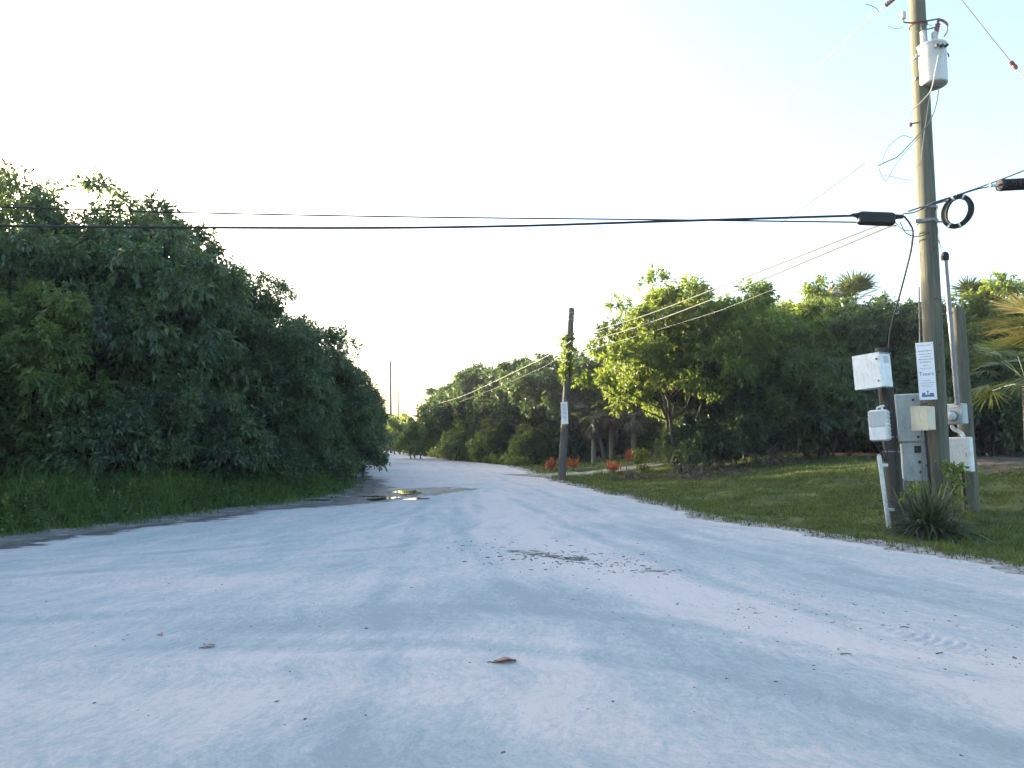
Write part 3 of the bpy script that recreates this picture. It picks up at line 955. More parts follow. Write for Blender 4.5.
fan_palm('fan_palm', on(22.4, 30.5), 6.2, 18, 0.95, 'dark fan palm behind the golden fronds at the right edge', 12, mats=('frond_green',), pet=0.9, tr=0.12, up=1.0, width=0.022, dead=3, group='fan palms behind the poles')
fan_palm('fan_palm', on(4.7, 41.0), 2.6, 12, 0.9, 'fan palm with hanging dry fronds in the shade right of the small pole', 14, mats=('frond_green', 'frond_dead'), pet=0.8, tr=0.12, up=0.6, width=0.045, dead=12)
fan_palm('fan_palm', on(5.9, 42.2), 2.9, 8, 0.9, 'pale-trunked fan palm with a thick skirt of dry fronds beside the sandy path', 17, mats=('frond_green',), pet=0.8, tr=0.13, up=0.6, width=0.04, dead=12)
fan_palm('fan_palm', on(6.9, 40.4), 2.3, 8, 0.8, 'short pale-trunked fan palm left of the large spreading tree stems', 18, mats=('frond_dead', 'frond_green'), pet=0.7, tr=0.13, up=0.6, width=0.04, dead=9)
fan_palm('fan_palm', on(-8.6, 78), 5.8, 16, 1.1, 'small feathery palm top against the sky at the bend', 15, mats=('frond_green',), pet=1.0, tr=0.14, up=1.2, width=0.06, dead=4)


# ------------------------------------------------------------------ small plants
def blades_vf(rng, x, y, h, wd, lean=0.4, z=None, segs=2):
    n_ = len(x)
    z = H(x, y) if z is None else z
    b0 = np.stack([x, y, z - 0.01], -1)
    az = rng.uniform(0, 2 * PI, n_)
    dv = np.stack([np.cos(az), np.sin(az), np.zeros(n_)], -1)
    fz = rng.uniform(0, 2 * PI, n_)
    s = np.stack([np.cos(fz), np.sin(fz), np.zeros(n_)], -1) * (wd / 2)[:, None]
    le = (rng.uniform(0.1, 1, n_) * lean)[:, None]
    h_ = h[:, None]
    up = np.array([0, 0, 1.0])
    m1 = b0 + up * h_ * 0.5 + dv * h_ * le * 0.3
    tip = b0 + up * h_ * (1 - 0.35 * le) + dv * h_ * le * 1.1
    V = np.stack([b0 - s, b0 + s, m1 + s * 0.8, m1 - s * 0.8, tip - s * 0.1, tip + s * 0.1], 1).reshape(-1, 3)
    k = np.arange(n_)[:, None] * 6
    Fq = np.concatenate([k + np.array([[0, 1, 2, 3]]), k + np.array([[3, 2, 5, 4]])], 1).reshape(-1, 4)
    return V, Fq


def join(parts):
    Vs = []; Fs = []; k = 0
    for V, Fq in parts:
        Vs.append(V); Fs.append(Fq + k); k += len(V)
    return np.concatenate(Vs), np.concatenate(Fs)


rng = np.random.default_rng(99)


def patchy(x, y, s=1.0):
    return np.sin(x * 1.7 * s + 1.3 * np.sin(y * 0.9 * s)) * np.sin(y * 1.3 * s + 1.7 * np.sin(x * 0.7 * s))


# right verge turf
def sample_right(n_, y0, y1, dmax, dmin=0.0):
    y = rng.uniform(y0, y1, n_)
    d = dmin + rng.uniform(0, 1, n_) * (dmax - dmin)
    x = XRb(y) + wob(y, 4.1) + d
    return x, y, d


turf = []
for (n_, y0, y1, dm, hh, ww) in ((70000, 6.0, 13, 6.5, 0.085, 0.011), (80000, 13, 22, 9, 0.10, 0.018), (42000, 22, 32, 10, 0.12, 0.03), (16000, 32, 52, 14, 0.16, 0.06)):
    x, y, d = sample_right(n_, y0, y1, dm, 0.12)
    p = patchy(x, y) + 0.7 * patchy(x + 3, y * 1.3, 2.9) + 0.5 * patchy(x, y + 5, 6.1) + rng.normal(0, 0.35, n_)
    keep = (p > -0.1) & ((d > 0.85 + 0.5 * patchy(x, y, 3.1)) | (rng.random(n_) < d * 0.55 + 0.02))
    keep &= ~((pdist(x, y, [(0.4, 30.5), (2.2, 31.6), (4.5, 32.6), (8, 34.5), (13, 37)]) < 1.0) | (pdist(x, y, [(5.0, 46.5), (7.2, 44), (9.5, 42.0), (12.5, 41)]) < 1.7))
    keep &= ~((np.hypot(x - 6.8, y - 25.6) < 2.2) & (rng.random(n_) < 0.85))
    x, y, d = x[keep], y[keep], d[keep]
    hgt = 0.62 * hh * rng.uniform(0.4, 1.5, len(x)) * (1 + 0.35 * patchy(x, y, 0.7)) * (1 + 0.7 * (d < 0.7))
    turf.append(blades_vf(rng, x, y, hgt, np.full(len(x), ww) * rng.uniform(0.7, 1.2, len(x)), 0.9))
n_ = 420
yt = rng.uniform(7, 30, n_); xt = XRb(yt) + 0.5 + rng.uniform(0, 1, n_) ** 1.6 * 7
k_ = 26
x = np.repeat(xt, k_) + rng.normal(0, .07, n_ * k_); y = np.repeat(yt, k_) + rng.normal(0, .07, n_ * k_)
turf.append(blades_vf(rng, x, y, rng.uniform(.06, .20, n_ * k_) * np.repeat(rng.uniform(.5, 1.3, n_), k_), np.full(n_ * k_, .014), 1.1))
n_ = 5200
y = rng.uniform(7, 30, n_); x = XRb(y) + 0.35 + rng.uniform(0, 1, n_) * 8
k = patchy(x, y, 1.4) > 0.1
x, y = x[k], y[k]
turf.append(sprig_leaves(np.stack([x, y, H(x, y) + 0.03], -1), unit(rng.normal(0, .5, (len(x), 3)) + np.array([0, 0, 1.0])), rng, 7, 0.055, 0.5, 0.1, 1.1, 0.04))
V, Fq = join(turf)
tag(mesh_np('grass', V, Fq, M['grass_blade']), 'short green and yellowish grass covering the right bank', 'grass', kind='stuff')

# left weeds and tall grass
parts = []
n_ = 52000
y = rng.uniform(9, 36, n_)
d = 0.75 + rng.uniform(0, 1, n_) ** 0.8 * 3.2
x = XLb(y) + wob(y, 1.3) - d
hp = sm(0.5, 2.4, d)
hgt = (0.08 + 0.66 * hp) * rng.uniform(0.35, 1.2, n_) * (1 + 0.4 * patchy(x, y) + 0.3 * patchy(x, y + 3, 2.7))
k = (patchy(x, y, 1.6) + rng.normal(0, .5, n_) > -0.7)
parts.append(blades_vf(rng, x[k], y[k], hgt[k], np.full(k.sum(), 0.017) * rng.uniform(.6, 1.3, k.sum()), 0.9))
n2 = 7000
y = rng.uniform(9, 34, n2); d = 1.0 + rng.uniform(0, 1, n2) * 3.0; x = XLb(y) - d
z = H(x, y) + rng.uniform(0.05, 0.62, n2) * sm(0.6, 2.4, d) * (1 + 0.4 * patchy(x, y))
cen = np.stack([x, y, z], -1)
parts.append(sprig_leaves(cen, unit(rng.normal(0, .5, (n2, 3)) + np.array([0.2, -0.3, 0.9])), rng, 9, 0.085, 0.42, 0.2, 1.0, 0.12))
# sparse low sprouts on the muddy shoulder
n3 = 1800
y = rng.uniform(9, 30, n3); d = rng.uniform(0.3, 1.0, n3); x = XLb(y) - d
k = patchy(x, y, 2.0) > 0.15
parts.append(blades_vf(rng, x[k], y[k], rng.uniform(.04, .14, k.sum()), np.full(k.sum(), .015), 1.0))
V, Fq = join(parts)
tag(mesh_np('weeds', V, Fq, M['weed_blade']), 'tall grass and weeds growing along the foot of the left thicket', 'weeds', kind='stuff')

# woods filling in behind the individual trees
def woods(name, xy, hmax, label, L=0.36):
    n_ = len(xy)
    x, y = xy[:, 0], xy[:, 1]
    hh = hmax * (0.75 + 0.25 * np.sin(x * 0.9 + 2) * np.sin(y * 0.8) + 0.12 * np.sin(x * 2.7 + y * 1.9))
    z = H(x, y) + rng.uniform(0.05, 1, n_) ** 0.8 * hh
    cen = np.stack([x, y, z], -1)
    V, Fq = sprig_leaves(cen, unit(rng.normal(0, .7, (n_, 3)) + np.array([0, -0.3, 0.4])), rng, 9, L, 0.42, 0.4, 1.0, 0.25)
    tag(mesh_np(name, V, Fq, M['leaf_dark']), label, 'woods', kind='stuff')


n_ = 38000
y = rng.uniform(9, 105, n_); x = XLb(y) - 5.2 - rng.uniform(0, 1, n_) ** 1.5 * 9
woods('thicket_undergrowth', np.stack([x, y], -1), 3.9, 'dark undergrowth filling the wood behind the left thicket')
n_ = 24000
a = rng.uniform(0, 1, n_)
x = 3 + a * 34; y = 37.5 - 0.35 * x + rng.uniform(0, 5, n_) + np.where(x < 9, (9 - x) * 2.6 + 4, 0)
k = ~((pdist(x, y, [(0.4, 30.5), (2.2, 31.6), (4.5, 32.6), (8, 34.5), (13, 37)]) < 1.0) | (x < 6))
woods('hedge_undergrowth', np.stack([x, y], -1)[k], 4.2, 'dark undergrowth filling the wood behind the right hedge')
n_ = 30000
y = rng.uniform(44, 130, n_); x = XRb(y) + 3.5 + rng.uniform(0, 1, n_) * 8
y = np.where(rng.random(n_) < .4, 55 + rng.uniform(0, 5, n_), y); x = np.where((y > 55) & (y < 60), rng.uniform(-2, 50, n_), x)
k = x > XRb(y) + 3
woods('distant_woods', np.stack([x, y], -1)[k], 4.2, 'dark woods behind the far row of trees along the road', 0.6)
n_ = 9000
y = 118 + rng.uniform(0, 8, n_); x = rng.uniform(-90, 10, n_)
woods('distant_woods', np.stack([x, y], -1), 4.6, 'far woods closing the view beyond the bend', 0.9)

# undergrowth under far trees
parts = []
n_ = 2600
y = rng.uniform(40, 95, n_); x = XRb(y) + 0.4 + rng.uniform(0, 1, n_) ** 1.3 * 3.5
z = H(x, y) + rng.uniform(0, 0.5, n_)
k = y > 44
cen = np.stack([x, y, z], -1)[k]
parts.append(sprig_leaves(cen, unit(rng.normal(0, .5, (len(cen), 3)) + np.array([0, 0, 1.0])), rng, 9, 0.26, 0.4, 0.1, 1.0, 0.2))
V, Fq = join(parts)
tag(mesh_np('undergrowth', V, Fq, M['leaf_far']), 'low undergrowth lining the right side of the road at the bend', 'undergrowth', kind='stuff')


def rosette(name, x, y, n_, L, wd, material, label, cat, seed, group=None, el=(0.1, 1.35), droop=0.5, z0=0.05, core=0.05):
    rng = np.random.default_rng(seed)
    root = empty(name, on(x, y), label, cat, group)
    V = []; Fq = []
    for i in range(n_):
        az = rng.uniform(0, 2 * PI); e = rng.uniform(*el)
        d = np.array([math.cos(az) * math.cos(e), math.sin(az) * math.cos(e), math.sin(e)])
        s = np.array([-math.sin(az), math.cos(az), 0]) * wd / 2
        l = L * rng.uniform(0.6, 1.1)
        b0 = np.array([rng.normal(0, core), rng.normal(0, core), z0 + rng.uniform(0, .08)])
        k0 = len(V)
        for t, ww in ((0, .6), (.3, 1), (.65, .8), (1, .05)):
            p = b0 + d * l * t + np.array([0, 0, -droop * l * t * t * math.cos(e)])
            V += [p - s * ww, p + s * ww]
        for k in range(3): Fq.append((k0 + 2 * k, k0 + 2 * k + 1, k0 + 2 * k + 3, k0 + 2 * k + 2))
    MB().add(V, Fq).build('leaves', M[material], root, smooth=False)
    return root, rng


r_, _ = rosette('spiky_plant', 6.28, 10.85, 430, 1.02, 0.030, 'yucca', 'large dark spiky rosette plant growing in front of the big utility pole', 'plant', 3, core=0.10, el=(0.12, 1.3), droop=0.5)
MB().lathe([(0.10, -0.1), (0.11, 0.05), (0.07, 0.16), (0.02, 0.22)], n=10).build('stump', M['frond_dead'], r_)

cro = [(1.95, 35.5, 'orange red croton shrub left of the small pole'), (3.05, 35.7, 'orange red croton shrub just right of the small pole'),
       (4.35, 32.6 - 1.9, 'small orange red croton shrub on the lawn between the pole and the spreading tree'), (6.3, 37.4, 'largest orange red croton shrub, beside the spreading tree')]
for i, (x, y, lb) in enumerate(cro):
    rt, rg = rosette('croton_shrub', x, y, 48, 0.62 if i != 2 else 0.5, 0.06, 'croton', lb, 'shrub', 20 + i, 'orange red croton shrubs', el=(0.5, 1.5), droop=0.1, core=0.12, z0=0.1)
    mb = MB()
    for k in range(4):
        a = k * 1.6
        mb.tube([(0, 0, -0.05), (math.cos(a) * 0.1, math.sin(a) * 0.1, 0.25)], [0.02, 0.008], 5)
    mb.build('stem', M['bark'], rt)


# leafy sprigs by the boxes
def leafy(name, x, y, h_, n_, label, seed, zlow=0.1, rad_=0.13, L=0.09, leafm='leaf_bright'):
    rg = np.random.default_rng(seed)
    root = empty(name, on(x, y), label, 'plant')
    mb = MB()
    pts = [(rg.normal(0, .03), rg.normal(0, .03), z) for z in np.linspace(-0.03, h_, 7)]
    mb.tube(smoothpts(pts, 3), 0.008, 5)
    cen = []
    for k in range(n_):
        z = rg.uniform(zlow, h_)
        a = rg.uniform(0, 6.28); q = rg.uniform(0.2, 1) * rad_
        e = (math.cos(a) * q, math.sin(a) * q, z)
        mb.tube([(0, 0, z - 0.06), e], [0.005, 0.003], 4)
        cen.append(e)
    mb.build('stem', M['bark'], root)
    cen = np.array(cen)
    V, Fq = sprig_leaves(cen, unit(rg.normal(0, 1, (n_, 3))), rg, 5, L, 0.5, 0.2, 1.0, 0.04)
    mesh_np('leaves', V, Fq, M[leafm], root)


leafy('leafy_plant', 7.12, 11.5, 1.08, 44, 'thin leafy plant with bright leaves climbing between the big pole and the white box', 4, 0.35, 0.22)
leafy('leafy_plant', 6.36, 11.4, 0.78, 18, 'small bright leafy sprout in front of the grey cabinet', 6, 0.5, 0.12)
leafy('leafy_plant', 5.25, 29.0, 1.0, 60, 'dark upright leafy plant on the lawn beside the spreading tree', 7, 0.1, 0.3, 0.16, 'leaf_mid')


# dry brush under the spreading tree
def brush(name, x, y, n_, R, hh, label, seed):
    rg = np.random.default_rng(seed)
    root = empty(name, on(x, y), label, 'brush pile')
    mb = MB()
    for k in range(n_):
        a = rg.uniform(0, 6.28); q = R * math.sqrt(rg.uniform(0, 1))
        p = Vector((math.cos(a) * q, math.sin(a) * q * 0.8, rg.uniform(0, hh * (1.2 - q / R))))
        d = Vector((rg.normal(), rg.normal(), rg.uniform(-0.2, 0.9))).normalized() * rg.uniform(0.3, 0.9)
        mb.tube([p, p + d * 0.5 + Vector((0, 0, .05)), p + d], [0.014, 0.01, 0.004], 4)
    mb.build('sticks', M['bark'], root)
    n2 = n_ * 2
    a = rg.uniform(0, 6.28, n2); q = R * 1.2 * np.sqrt(rg.uniform(0, 1, n2))
    cen = np.stack([np.cos(a) * q, np.sin(a) * q * .8, rg.uniform(0.0, hh, n2) * (1.1 - q / (R * 1.2))], -1)
    V, Fq = sprig_leaves(cen, unit(rg.normal(0, 1, (n2, 3))), rg, 6, 0.16, 0.3, 0.3, 1.0, 0.1)
    mesh_np('dry_leaves', V, Fq, M['frond_dead'], root)


brush('brush_pile', 7.0, 24.6, 70, 1.4, 0.32, 'pile of dry brown sticks and fronds under the spreading tree', 3)
brush('brush_pile', 9.4, 25.0, 40, 0.8, 0.35, 'heap of dry brush at the foot of the hedge right of the spreading tree', 5)
brush('brush_pile', 4.6, 26.3, 36, 0.8, 0.22, 'low scatter of dry brush on the grass left of the spreading tree', 6)

# short wooden stake
e = empty('wooden_stake', on(4.7, 29.3), 'short pale wooden stake standing in the lawn right of the small pole', 'stake')
MB().box((0, 0, 0.25), (0.05, 0.05, 0.56), bev=0.006).build('post', M['bark_pale'], e)
MB().lathe([(0.034, 0.0), (0.02, 0.04), (0.003, 0.06)], (0, 0, 0.531), n=4).build('tip', M['bark_pale'], e)

# ------------------------------------------------------------------ litter on the road
def curled_leaf(name, px, py, L, label, seed, rz):
    rg = random.Random(seed)
    y = None
    # ground distance of that place in the photo
    dy = (py - 442) / F
    Y = CAMZ / dy
    p = P(px, py, Y)
    root = empty(name, (p.x, p.y, Hs(p.x, p.y) + 0.012), label, 'leaf', 'dead leaves on the road', (0, 0, rz))
    nU, nV = 14, 9
    V = []; Fq = []
    for i in range(nU):
        t = i / (nU - 1)
        wd = L * 0.34 * math.sin(PI * min(1, t * 0.97 + 0.03)) ** 0.7
        for j in range(nV):
            s = j / (nV - 1) * 2 - 1
            V.append(((t - 0.5) * L, s * wd, 0.09 * L * s * s + 0.26 * L * math.sin(t * PI) * (0.4 + 0.6 * math.cos(s * 2.4 + 1)) + 0.015 * L * math.sin(9 * t + 4 * s)))
    for i in range(nU - 1):
        for j in range(nV - 1):
            k = i * nV + j
            Fq.append((k, k + nV, k + nV + 1, k + 1))
    MB().add(V, Fq).build('blade', M['dead_leaf'], root)
    MB().tube([(-L * .5, 0, .02 * L), (-L * .66, .02 * L, .05 * L), (-L * .78, .05 * L, .03 * L)], [0.004, 0.003, 0.003], 5).build('stalk', M['bark'], root)
    return root


curled_leaf('dead_leaf', 505, 658, 0.15, 'large curled pinkish brown dead leaf in the middle of the near road', 1, 0.2)
curled_leaf('dead_leaf', 209, 642, 0.085, 'small brown dead leaf on the left of the near road', 2, 0.8)
curled_leaf('dead_leaf', 160, 631, 0.06, 'tiny dark curled dead leaf left of the small brown one', 3, 2.4)


def crumbs(name, centres, material, label, kindcat, seed, smin, smax, flat=0.5, sub=6):
    rg = np.random.default_rng(seed)
    n_ = len(centres)
    base = np.array([(1, 0, 0), (0, 1, 0), (-1, 0, 0), (0, -1, 0), (0, 0, 1), (0, 0, -0.6)], float)
    tris = np.array([(0, 1, 4), (1, 2, 4), (2, 3, 4), (3, 0, 4), (1, 0, 5), (2, 1, 5), (3, 2, 5), (0, 3, 5)])
    s = smin + (smax - smin) * rg.random(n_) ** 3
    V = base[None] * (1 + rg.normal(0, .22, (n_, 6, 3))) * s[:, None, None]
    V[:, :, 2] *= flat
    V[:, :, 0] *= rg.uniform(0.8, 2.0, (n_, 1))
    a = rg.uniform(0, 6.28, n_)[:, None]
    x = V[:, :, 0] * np.cos(a) - V[:, :, 1] * np.sin(a); y = V[:, :, 0] * np.sin(a) + V[:, :, 1] * np.cos(a)
    V[:, :, 0] = x; V[:, :, 1] = y
    V += centres[:, None, :]
    Fq = (tris[None] + (np.arange(n_) * 6)[:, None, None]).reshape(-1, 3)
    o_ = mesh_np(name, V.reshape(-1, 3), Fq, material, nv=3)
    tag(o_, label, kindcat, kind='stuff')


rg = np.random.default_rng(5)
n_ = 1500
y = 2.0 + 14 * rg.random(n_) ** 1.3
x = XLb(y) + (XRb(y) - XLb(y)) * rg.random(n_)
crumbs('pebbles', np.stack([x, y, H(x, y) + 0.009], -1), M['stone'], 'small grey pebbles scattered over the white road', 'pebbles', 1, 0.002, 0.007)
parts = []
for (cx, cy, sx, sy, k) in ((0.5, 9.0, 0.5, 0.4, 420), (1.2, 8.5, 0.4, 0.35, 260), (1.35, 8.1, 0.5, 0.35, 60), (0.2, 10.3, 0.45, 0.25, 25), (2.4, 6.4, 0.8, 0.5, 260), (3.2, 5.2, 0.7, 0.6, 240), (-0.5, 5.5, 2.5, 1.5, 200), (-2.0, 19.4, 1.0, 0.9, 110), (-1.2, 8, 2.4, 2, 60), (0.6, 16, 0.9, 0.8, 40)):
    parts.append(np.stack([rg.normal(cx, sx, k), rg.normal(cy, sy, k)], -1))
q = np.concatenate(parts)
y = rg.uniform(7.0, 24, 320)
q2 = np.stack([XR(y) + rg.normal(-0.05, .14, 320), y], -1)
q = np.concatenate([q, q2])
crumbs('debris', np.stack([q[:, 0], q[:, 1], H(q[:, 0], q[:, 1]) + 0.011], -1), M['crumb'], 'dark crumbs of soil and bark lying on the road', 'debris', 2, 0.003, 0.013, 0.35)
q = np.concatenate([np.stack([rg.normal(cx, sx, k), rg.normal(cy, sy, k)], -1) for (cx, cy, sx, sy, k) in ((0.55, 9.0, .42, .34, 46), (1.3, 8.4, .35, .28, 24), (-0.6, 10.2, .35, .3, 14), (-2.3, 20.2, .8, .9, 40))])
crumbs('soil_clods', np.stack([q[:, 0], q[:, 1], H(q[:, 0], q[:, 1]) + 0.009], -1), M['crumb'], 'flat dark clods of soil and rotten leaves lying on the middle of the road', 'soil clods', 6, 0.010, 0.042, 0.25)
# twigs in the litter
mb = MB()
tg = random.Random(8)
for (cx, cy, sx, sy, k) in ((0.6, 9.0, 0.5, 0.4, 60), (1.4, 8.2, 0.5, 0.3, 16), (3.0, 5.3, 0.6, 0.5, 6), (-0.4, 10.2, .4, .3, 8)):
    for _ in range(k):
        x = tg.gauss(cx, sx); y = tg.gauss(cy, sy); a = tg.uniform(0, 3.14); l = tg.uniform(.02, .09)
        p = Vector((x, y, Hs(x, y) + 0.016)); q = p + Vector((math.cos(a), math.sin(a), 0)) * l
        mb.tube([p, p.lerp(q, .5) + Vector((0, tg.uniform(-.02, .02), .006)), q], [.005, .0045, .003], 4)
tag(mb.build('twigs', M['crumb']), 'small dark twigs and bark bits in the litter patch on the road', 'twigs', kind='stuff')
# dead leaf litter at the verge
n_ = 1500
y = rg.uniform(6.5, 30, n_); x = XR(y) + 0.12 + np.abs(rg.normal(0.1, .3, n_))
cen = np.stack([x, y, H(x, y) + 0.02], -1)
d = unit(np.stack([rg.normal(0, 1, n_), rg.normal(0, 1, n_), rg.normal(0, .15, n_)], -1))
Ls = rg.uniform(.03, .08, n_)
V, Fq = leaves_vf(cen, d, Ls, Ls * .5, rg, 0.1, 0.1)
tag(mesh_np('leaf_litter', V, Fq, M['frond_dead']), 'dry leaf litter along the right road edge', 'leaf litter', kind='stuff')


# ------------------------------------------------------------------ poles
def pole_obj(name, base, top, r0, r1, label, matn, group=None, cat='utility pole'):
    base = Vector(base); top = Vector(top)
    root = empty(name, base, label, cat, group)
    d = top - base
    n_ = 14
    pts = [d * (i / n_) for i in range(n_ + 1)]
    pts[0] = pts[0] - Vector((0, 0, 0.3))
    rs = [r0 + (r1 - r0) * i / n_ for i in range(n_ + 1)]
    MB().tube(pts, rs, 20).build('shaft', M[matn], root)
    return root


bY = 12.0
pb = P(942, 525, bY); pb.z = Hs(pb.x, pb.y)
pt = P(913.4, -75, bY)
pole1 = pole_obj('utility_pole', pb, pt, 0.166, 0.122, 'tall thick wooden utility pole with transformer, lit on its left side', 'pole')


def at1(py, Y=bY):
    """centre of the big pole at image height py"""
    t = (py + 75) / 600.0
    x = 913.4 + (942 - 913.4) * t
    return P(x, py, Y)


def ring_band(mbx, p, r, h_=0.05, n_=20):
    mbx.lathe([(r - .01, -h_ / 2), (r, -h_ / 2), (r, h_ / 2), (r - .01, h_ / 2)], p, n=n_)


L0 = Vector(pb)


def loc1(v): return Vector(v) - L0


# hardware parts on the big pole (children)
mb = MB(); c_ = loc1(at1(222)); ring_band(mb, c_, 0.166, 0.05); mb.box(c_ + Vector((-0.19, -0.05, 0)), (0.12, 0.05, 0.07), bev=.006)
mb.box(c_ + Vector((0.12, -0.14, -0.04)), (0.16, 0.03, 0.03), bev=.005)
mb.build('steel_band', M['galv'], pole1)
mb = MB(); c_ = loc1(at1(209)); ring_band(mb, c_, 0.165, 0.04); mb.tube([c_ + Vector((-0.36, -0.05, -0.06)), c_ + Vector((-0.12, -0.14, 0.0)), c_ + Vector((0.12, -0.15, 0.06)), c_ + Vector((0.3, -.08, .12))], 0.016, 6)
mb.build('steel_band', M['galv'], pole1)
mb = MB(); c_ = loc1(at1(25)); ring_band(mb, c_, 0.147, 0.05); mb.tube([c_ + Vector((-0.12, -0.06, 0)), c_ + Vector((-0.30, -0.08, 0.0)), c_ + Vector((-0.30, -0.08, 0.10))], 0.015, 6)
mb.tube([c_ + Vector((0.1, -0.09, 0.02)), c_ + Vector((0.3, -0.14, 0.03))], 0.014, 6)
mb.build('bracket', M['rust'], pole1)
mb = MB()
mb.lathe([(0.02, 0), (0.045, .01), (.03, .03), (.045, .045), (.03, .065), (.045, .08), (.03, .1), (.045, .115), (.02, .13), (.012, .17)], c_ + Vector((-0.30, -0.08, 0.06)), n=12)
mb.build('insulator', M['porcelain'], pole1)
mb = MB(); c_ = loc1(at1(124)); mb.tube([c_ + Vector((-0.13, -0.05, 0)), c_ + Vector((-0.24, -0.06, -0.02))], 0.012, 6); mb.lathe([(.02, 0), (.03, .02), (.03, .05), (.015, .07)], c_ + Vector((-.25, -.06, -.07)), n=10)
mb.build('bracket', M['rust'], pole1)
# ground wire moulding down the left front of the pole
mb = MB(); pts = [loc1(P(919.0 + i * 0.45, 287 + i * 26.5, bY - 0.12)) for i in range(9)]
mb.tube(pts, 0.013, 6)
mb.build('ground_wire', M['wire_grey'], pole1)
for py in (250, 300, 345, 372, 470):
    mb = MB(); c_ = loc1(at1(py)); mb.lathe([(.0, -.012), (.022, -.012), (.022, .006), (.012, .014)], c_ + Vector((random.uniform(-.02, .05), -0.168, 0)), Matrix.Rotation(PI / 2, 3, 'X'), n=8)
    mb.build('bolt_head', M['rust'], pole1)

# transformer
tc = at1(66) + Vector((0.30, -0.20, 0))
tc = P(932.3, 66, bY - 0.12)
tr = empty('transformer', tc, 'grey cylindrical transformer can mounted near the top of the big pole', 'transformer')
MB().lathe([(0.0, -0.36), (0.205, -0.36), (0.225, -0.34), (0.228, 0.30), (0.232, 0.31)], n=28).build('tank', M['trans'], tr)
MB().lathe([(0.24, 0.311), (0.245, 0.345), (0.20, 0.375), (0.09, 0.40), (0.0, 0.405)], n=28).build('lid', M['trans'], tr)
mb = MB()
mb.box((-0.22, 0.10, 0.18), (0.12, 0.12, 0.05), bev=.008); mb.box((-0.22, 0.10, -0.2), (0.12, 0.12, 0.05), bev=.008)
mb.build('mounting_lug', M['galv'], tr)
for (x, y, hh) in ((-0.15, -0.03, 0.26), (0.03, -0.06, 0.22)):
    pr = [(0.035, 0.36)]
    for k in range(6):
        z = 0.37 + k * hh / 6
        pr += [(0.042, z), (0.055, z + 0.012), (0.036, z + 0.03)]
    pr.append((0.015, 0.37 + hh))
    MB().lathe(pr, (x, y, 0), n=14).build('bushing', M['porcelain'], tr)
for x in (-0.08, 0.0, 0.08):
    MB().tube([(x + .02, -0.225, 0.23), (x + .02, -0.285, 0.22)], 0.026, 10).build('terminal', M['dark'], tr)
MB().lathe([(.0, 0), (.05, .0), (.05, .04), (.0, .04)], (0.02, -0.04, -0.405), n=12).build('drain_plug', M['galv'], tr)
mb = MB(); mb.tube([(-0.25, .02, 0.22), (-0.27, 0, 0.14)], .015, 6); mb.tube([(0.24, -.03, .22), (0.275, -.03, .2), (.275, -.03, .15)], .014, 6)
mb.build('lifting_eye', M['galv'], tr)

# fuse cutout with brown arrester
fu = P(939, 27, bY - 0.15)
fc = empty('fuse_cutout', fu, 'brown fuse cutout with curled wildlife guard above the transformer', 'fuse')
pr = [(.02, -.16)]
for k in range(5): pr += [(.028, -.15 + k * .045), (.045, -.135 + k * .045), (.028, -.12 + k * .045)]
pr.append((.02, .08))
MB().lathe(pr, (-0.03, 0, 0), Matrix.Rotation(0.25, 3, 'Y'), n=12).build('arrester', M['brown_por'], fc)
MB().tube(smoothpts([(-0.02, 0, .1), (0.04, 0, .13), (.12, 0, .08), (.15, 0, .03)], 5), .022, 8).build('guard', M['brown_por'], fc)
MB().tube(smoothpts([(0.15, 0, .03), (.13, 0, -.1), (.08, 0, -.17)], 5), .012, 6).build('lead', M['wire_grey'], fc)
MB().tube([(-0.36, 0.06, -0.05), (-.04, 0, 0.0)], .014, 6).build('arm', M['galv'], fc)

# small far pole with its sign
sb = P(561.5, 480, 28.0); sb.z = Hs(sb.x, sb.y)
stp = P(571.5, 308, 28.0)
pole2 = pole_obj('utility_pole', sb, stp, 0.16, 0.12, 'slim grey utility pole with a small white notice beside the driveway', 'pole_grey')
mb = MB()
d_ = stp - sb
for k, t in enumerate((0.97, 0.93)):
    mb.lathe([(.12, -.02), (.135, -.02), (.135, .02), (.12, .02)], d_ * t, n=14)
mb.build('steel_band', M['galv'], pole2)
# vine on it
rg = np.random.default_rng(44)
vr = empty('climbing_vine', sb, 'green vine wrapped around the upper half of the slim grey pole', 'vine')
mb = MB()
pts = []
for k in range(60):
    t = 0.0 + 0.86 * k / 59
    p = d_ * t; a = k * 0.55
    pts.append(p + Vector((math.cos(a) * 0.18, math.sin(a) * 0.18, 0)))
mb.tube(pts, 0.012, 5); mb.build('stem', M['bark'], vr)
nn_ = 190
t = rg.uniform(0.58, 0.84, nn_); a = rg.uniform(0, 6.28, nn_)
rr_ = rg.uniform(0.10, 0.30, nn_) * (1.0 - np.abs(t - 0.72) * 2.2)
cen = np.array([tuple(d_ * float(tt)) for tt in t]) + np.stack([np.cos(a) * rr_ - 0.05, np.sin(a) * rr_, rg.normal(0, .1, nn_)], -1)
V, Fq = sprig_leaves(cen, unit(np.stack([np.cos(a), np.sin(a), np.zeros(nn_)], -1)), rg, 7, 0.15, 0.42, 0.5, 1.0, 0.08)
mesh_np('leaves', V, Fq, M['leaf_mid'], vr)

# far poles
for i, (px, y0, y1, Y, r0) in enumerate(((391, 430, 361, 92, .17), (398.5, 430, 383, 125, .17))):
    b_ = P(px + 0.5, y0, Y); b_.z = Hs(b_.x, b_.y)
    t_ = P(px - 0.6, y1, Y)
    pr_ = pole_obj('utility_pole', b_, t_, r0, r0 * .75, ['distant thin utility pole rising above the end of the left thicket', 'farther and shorter distant pole right of the other distant one'][i], 'pole_grey', 'distant utility poles')

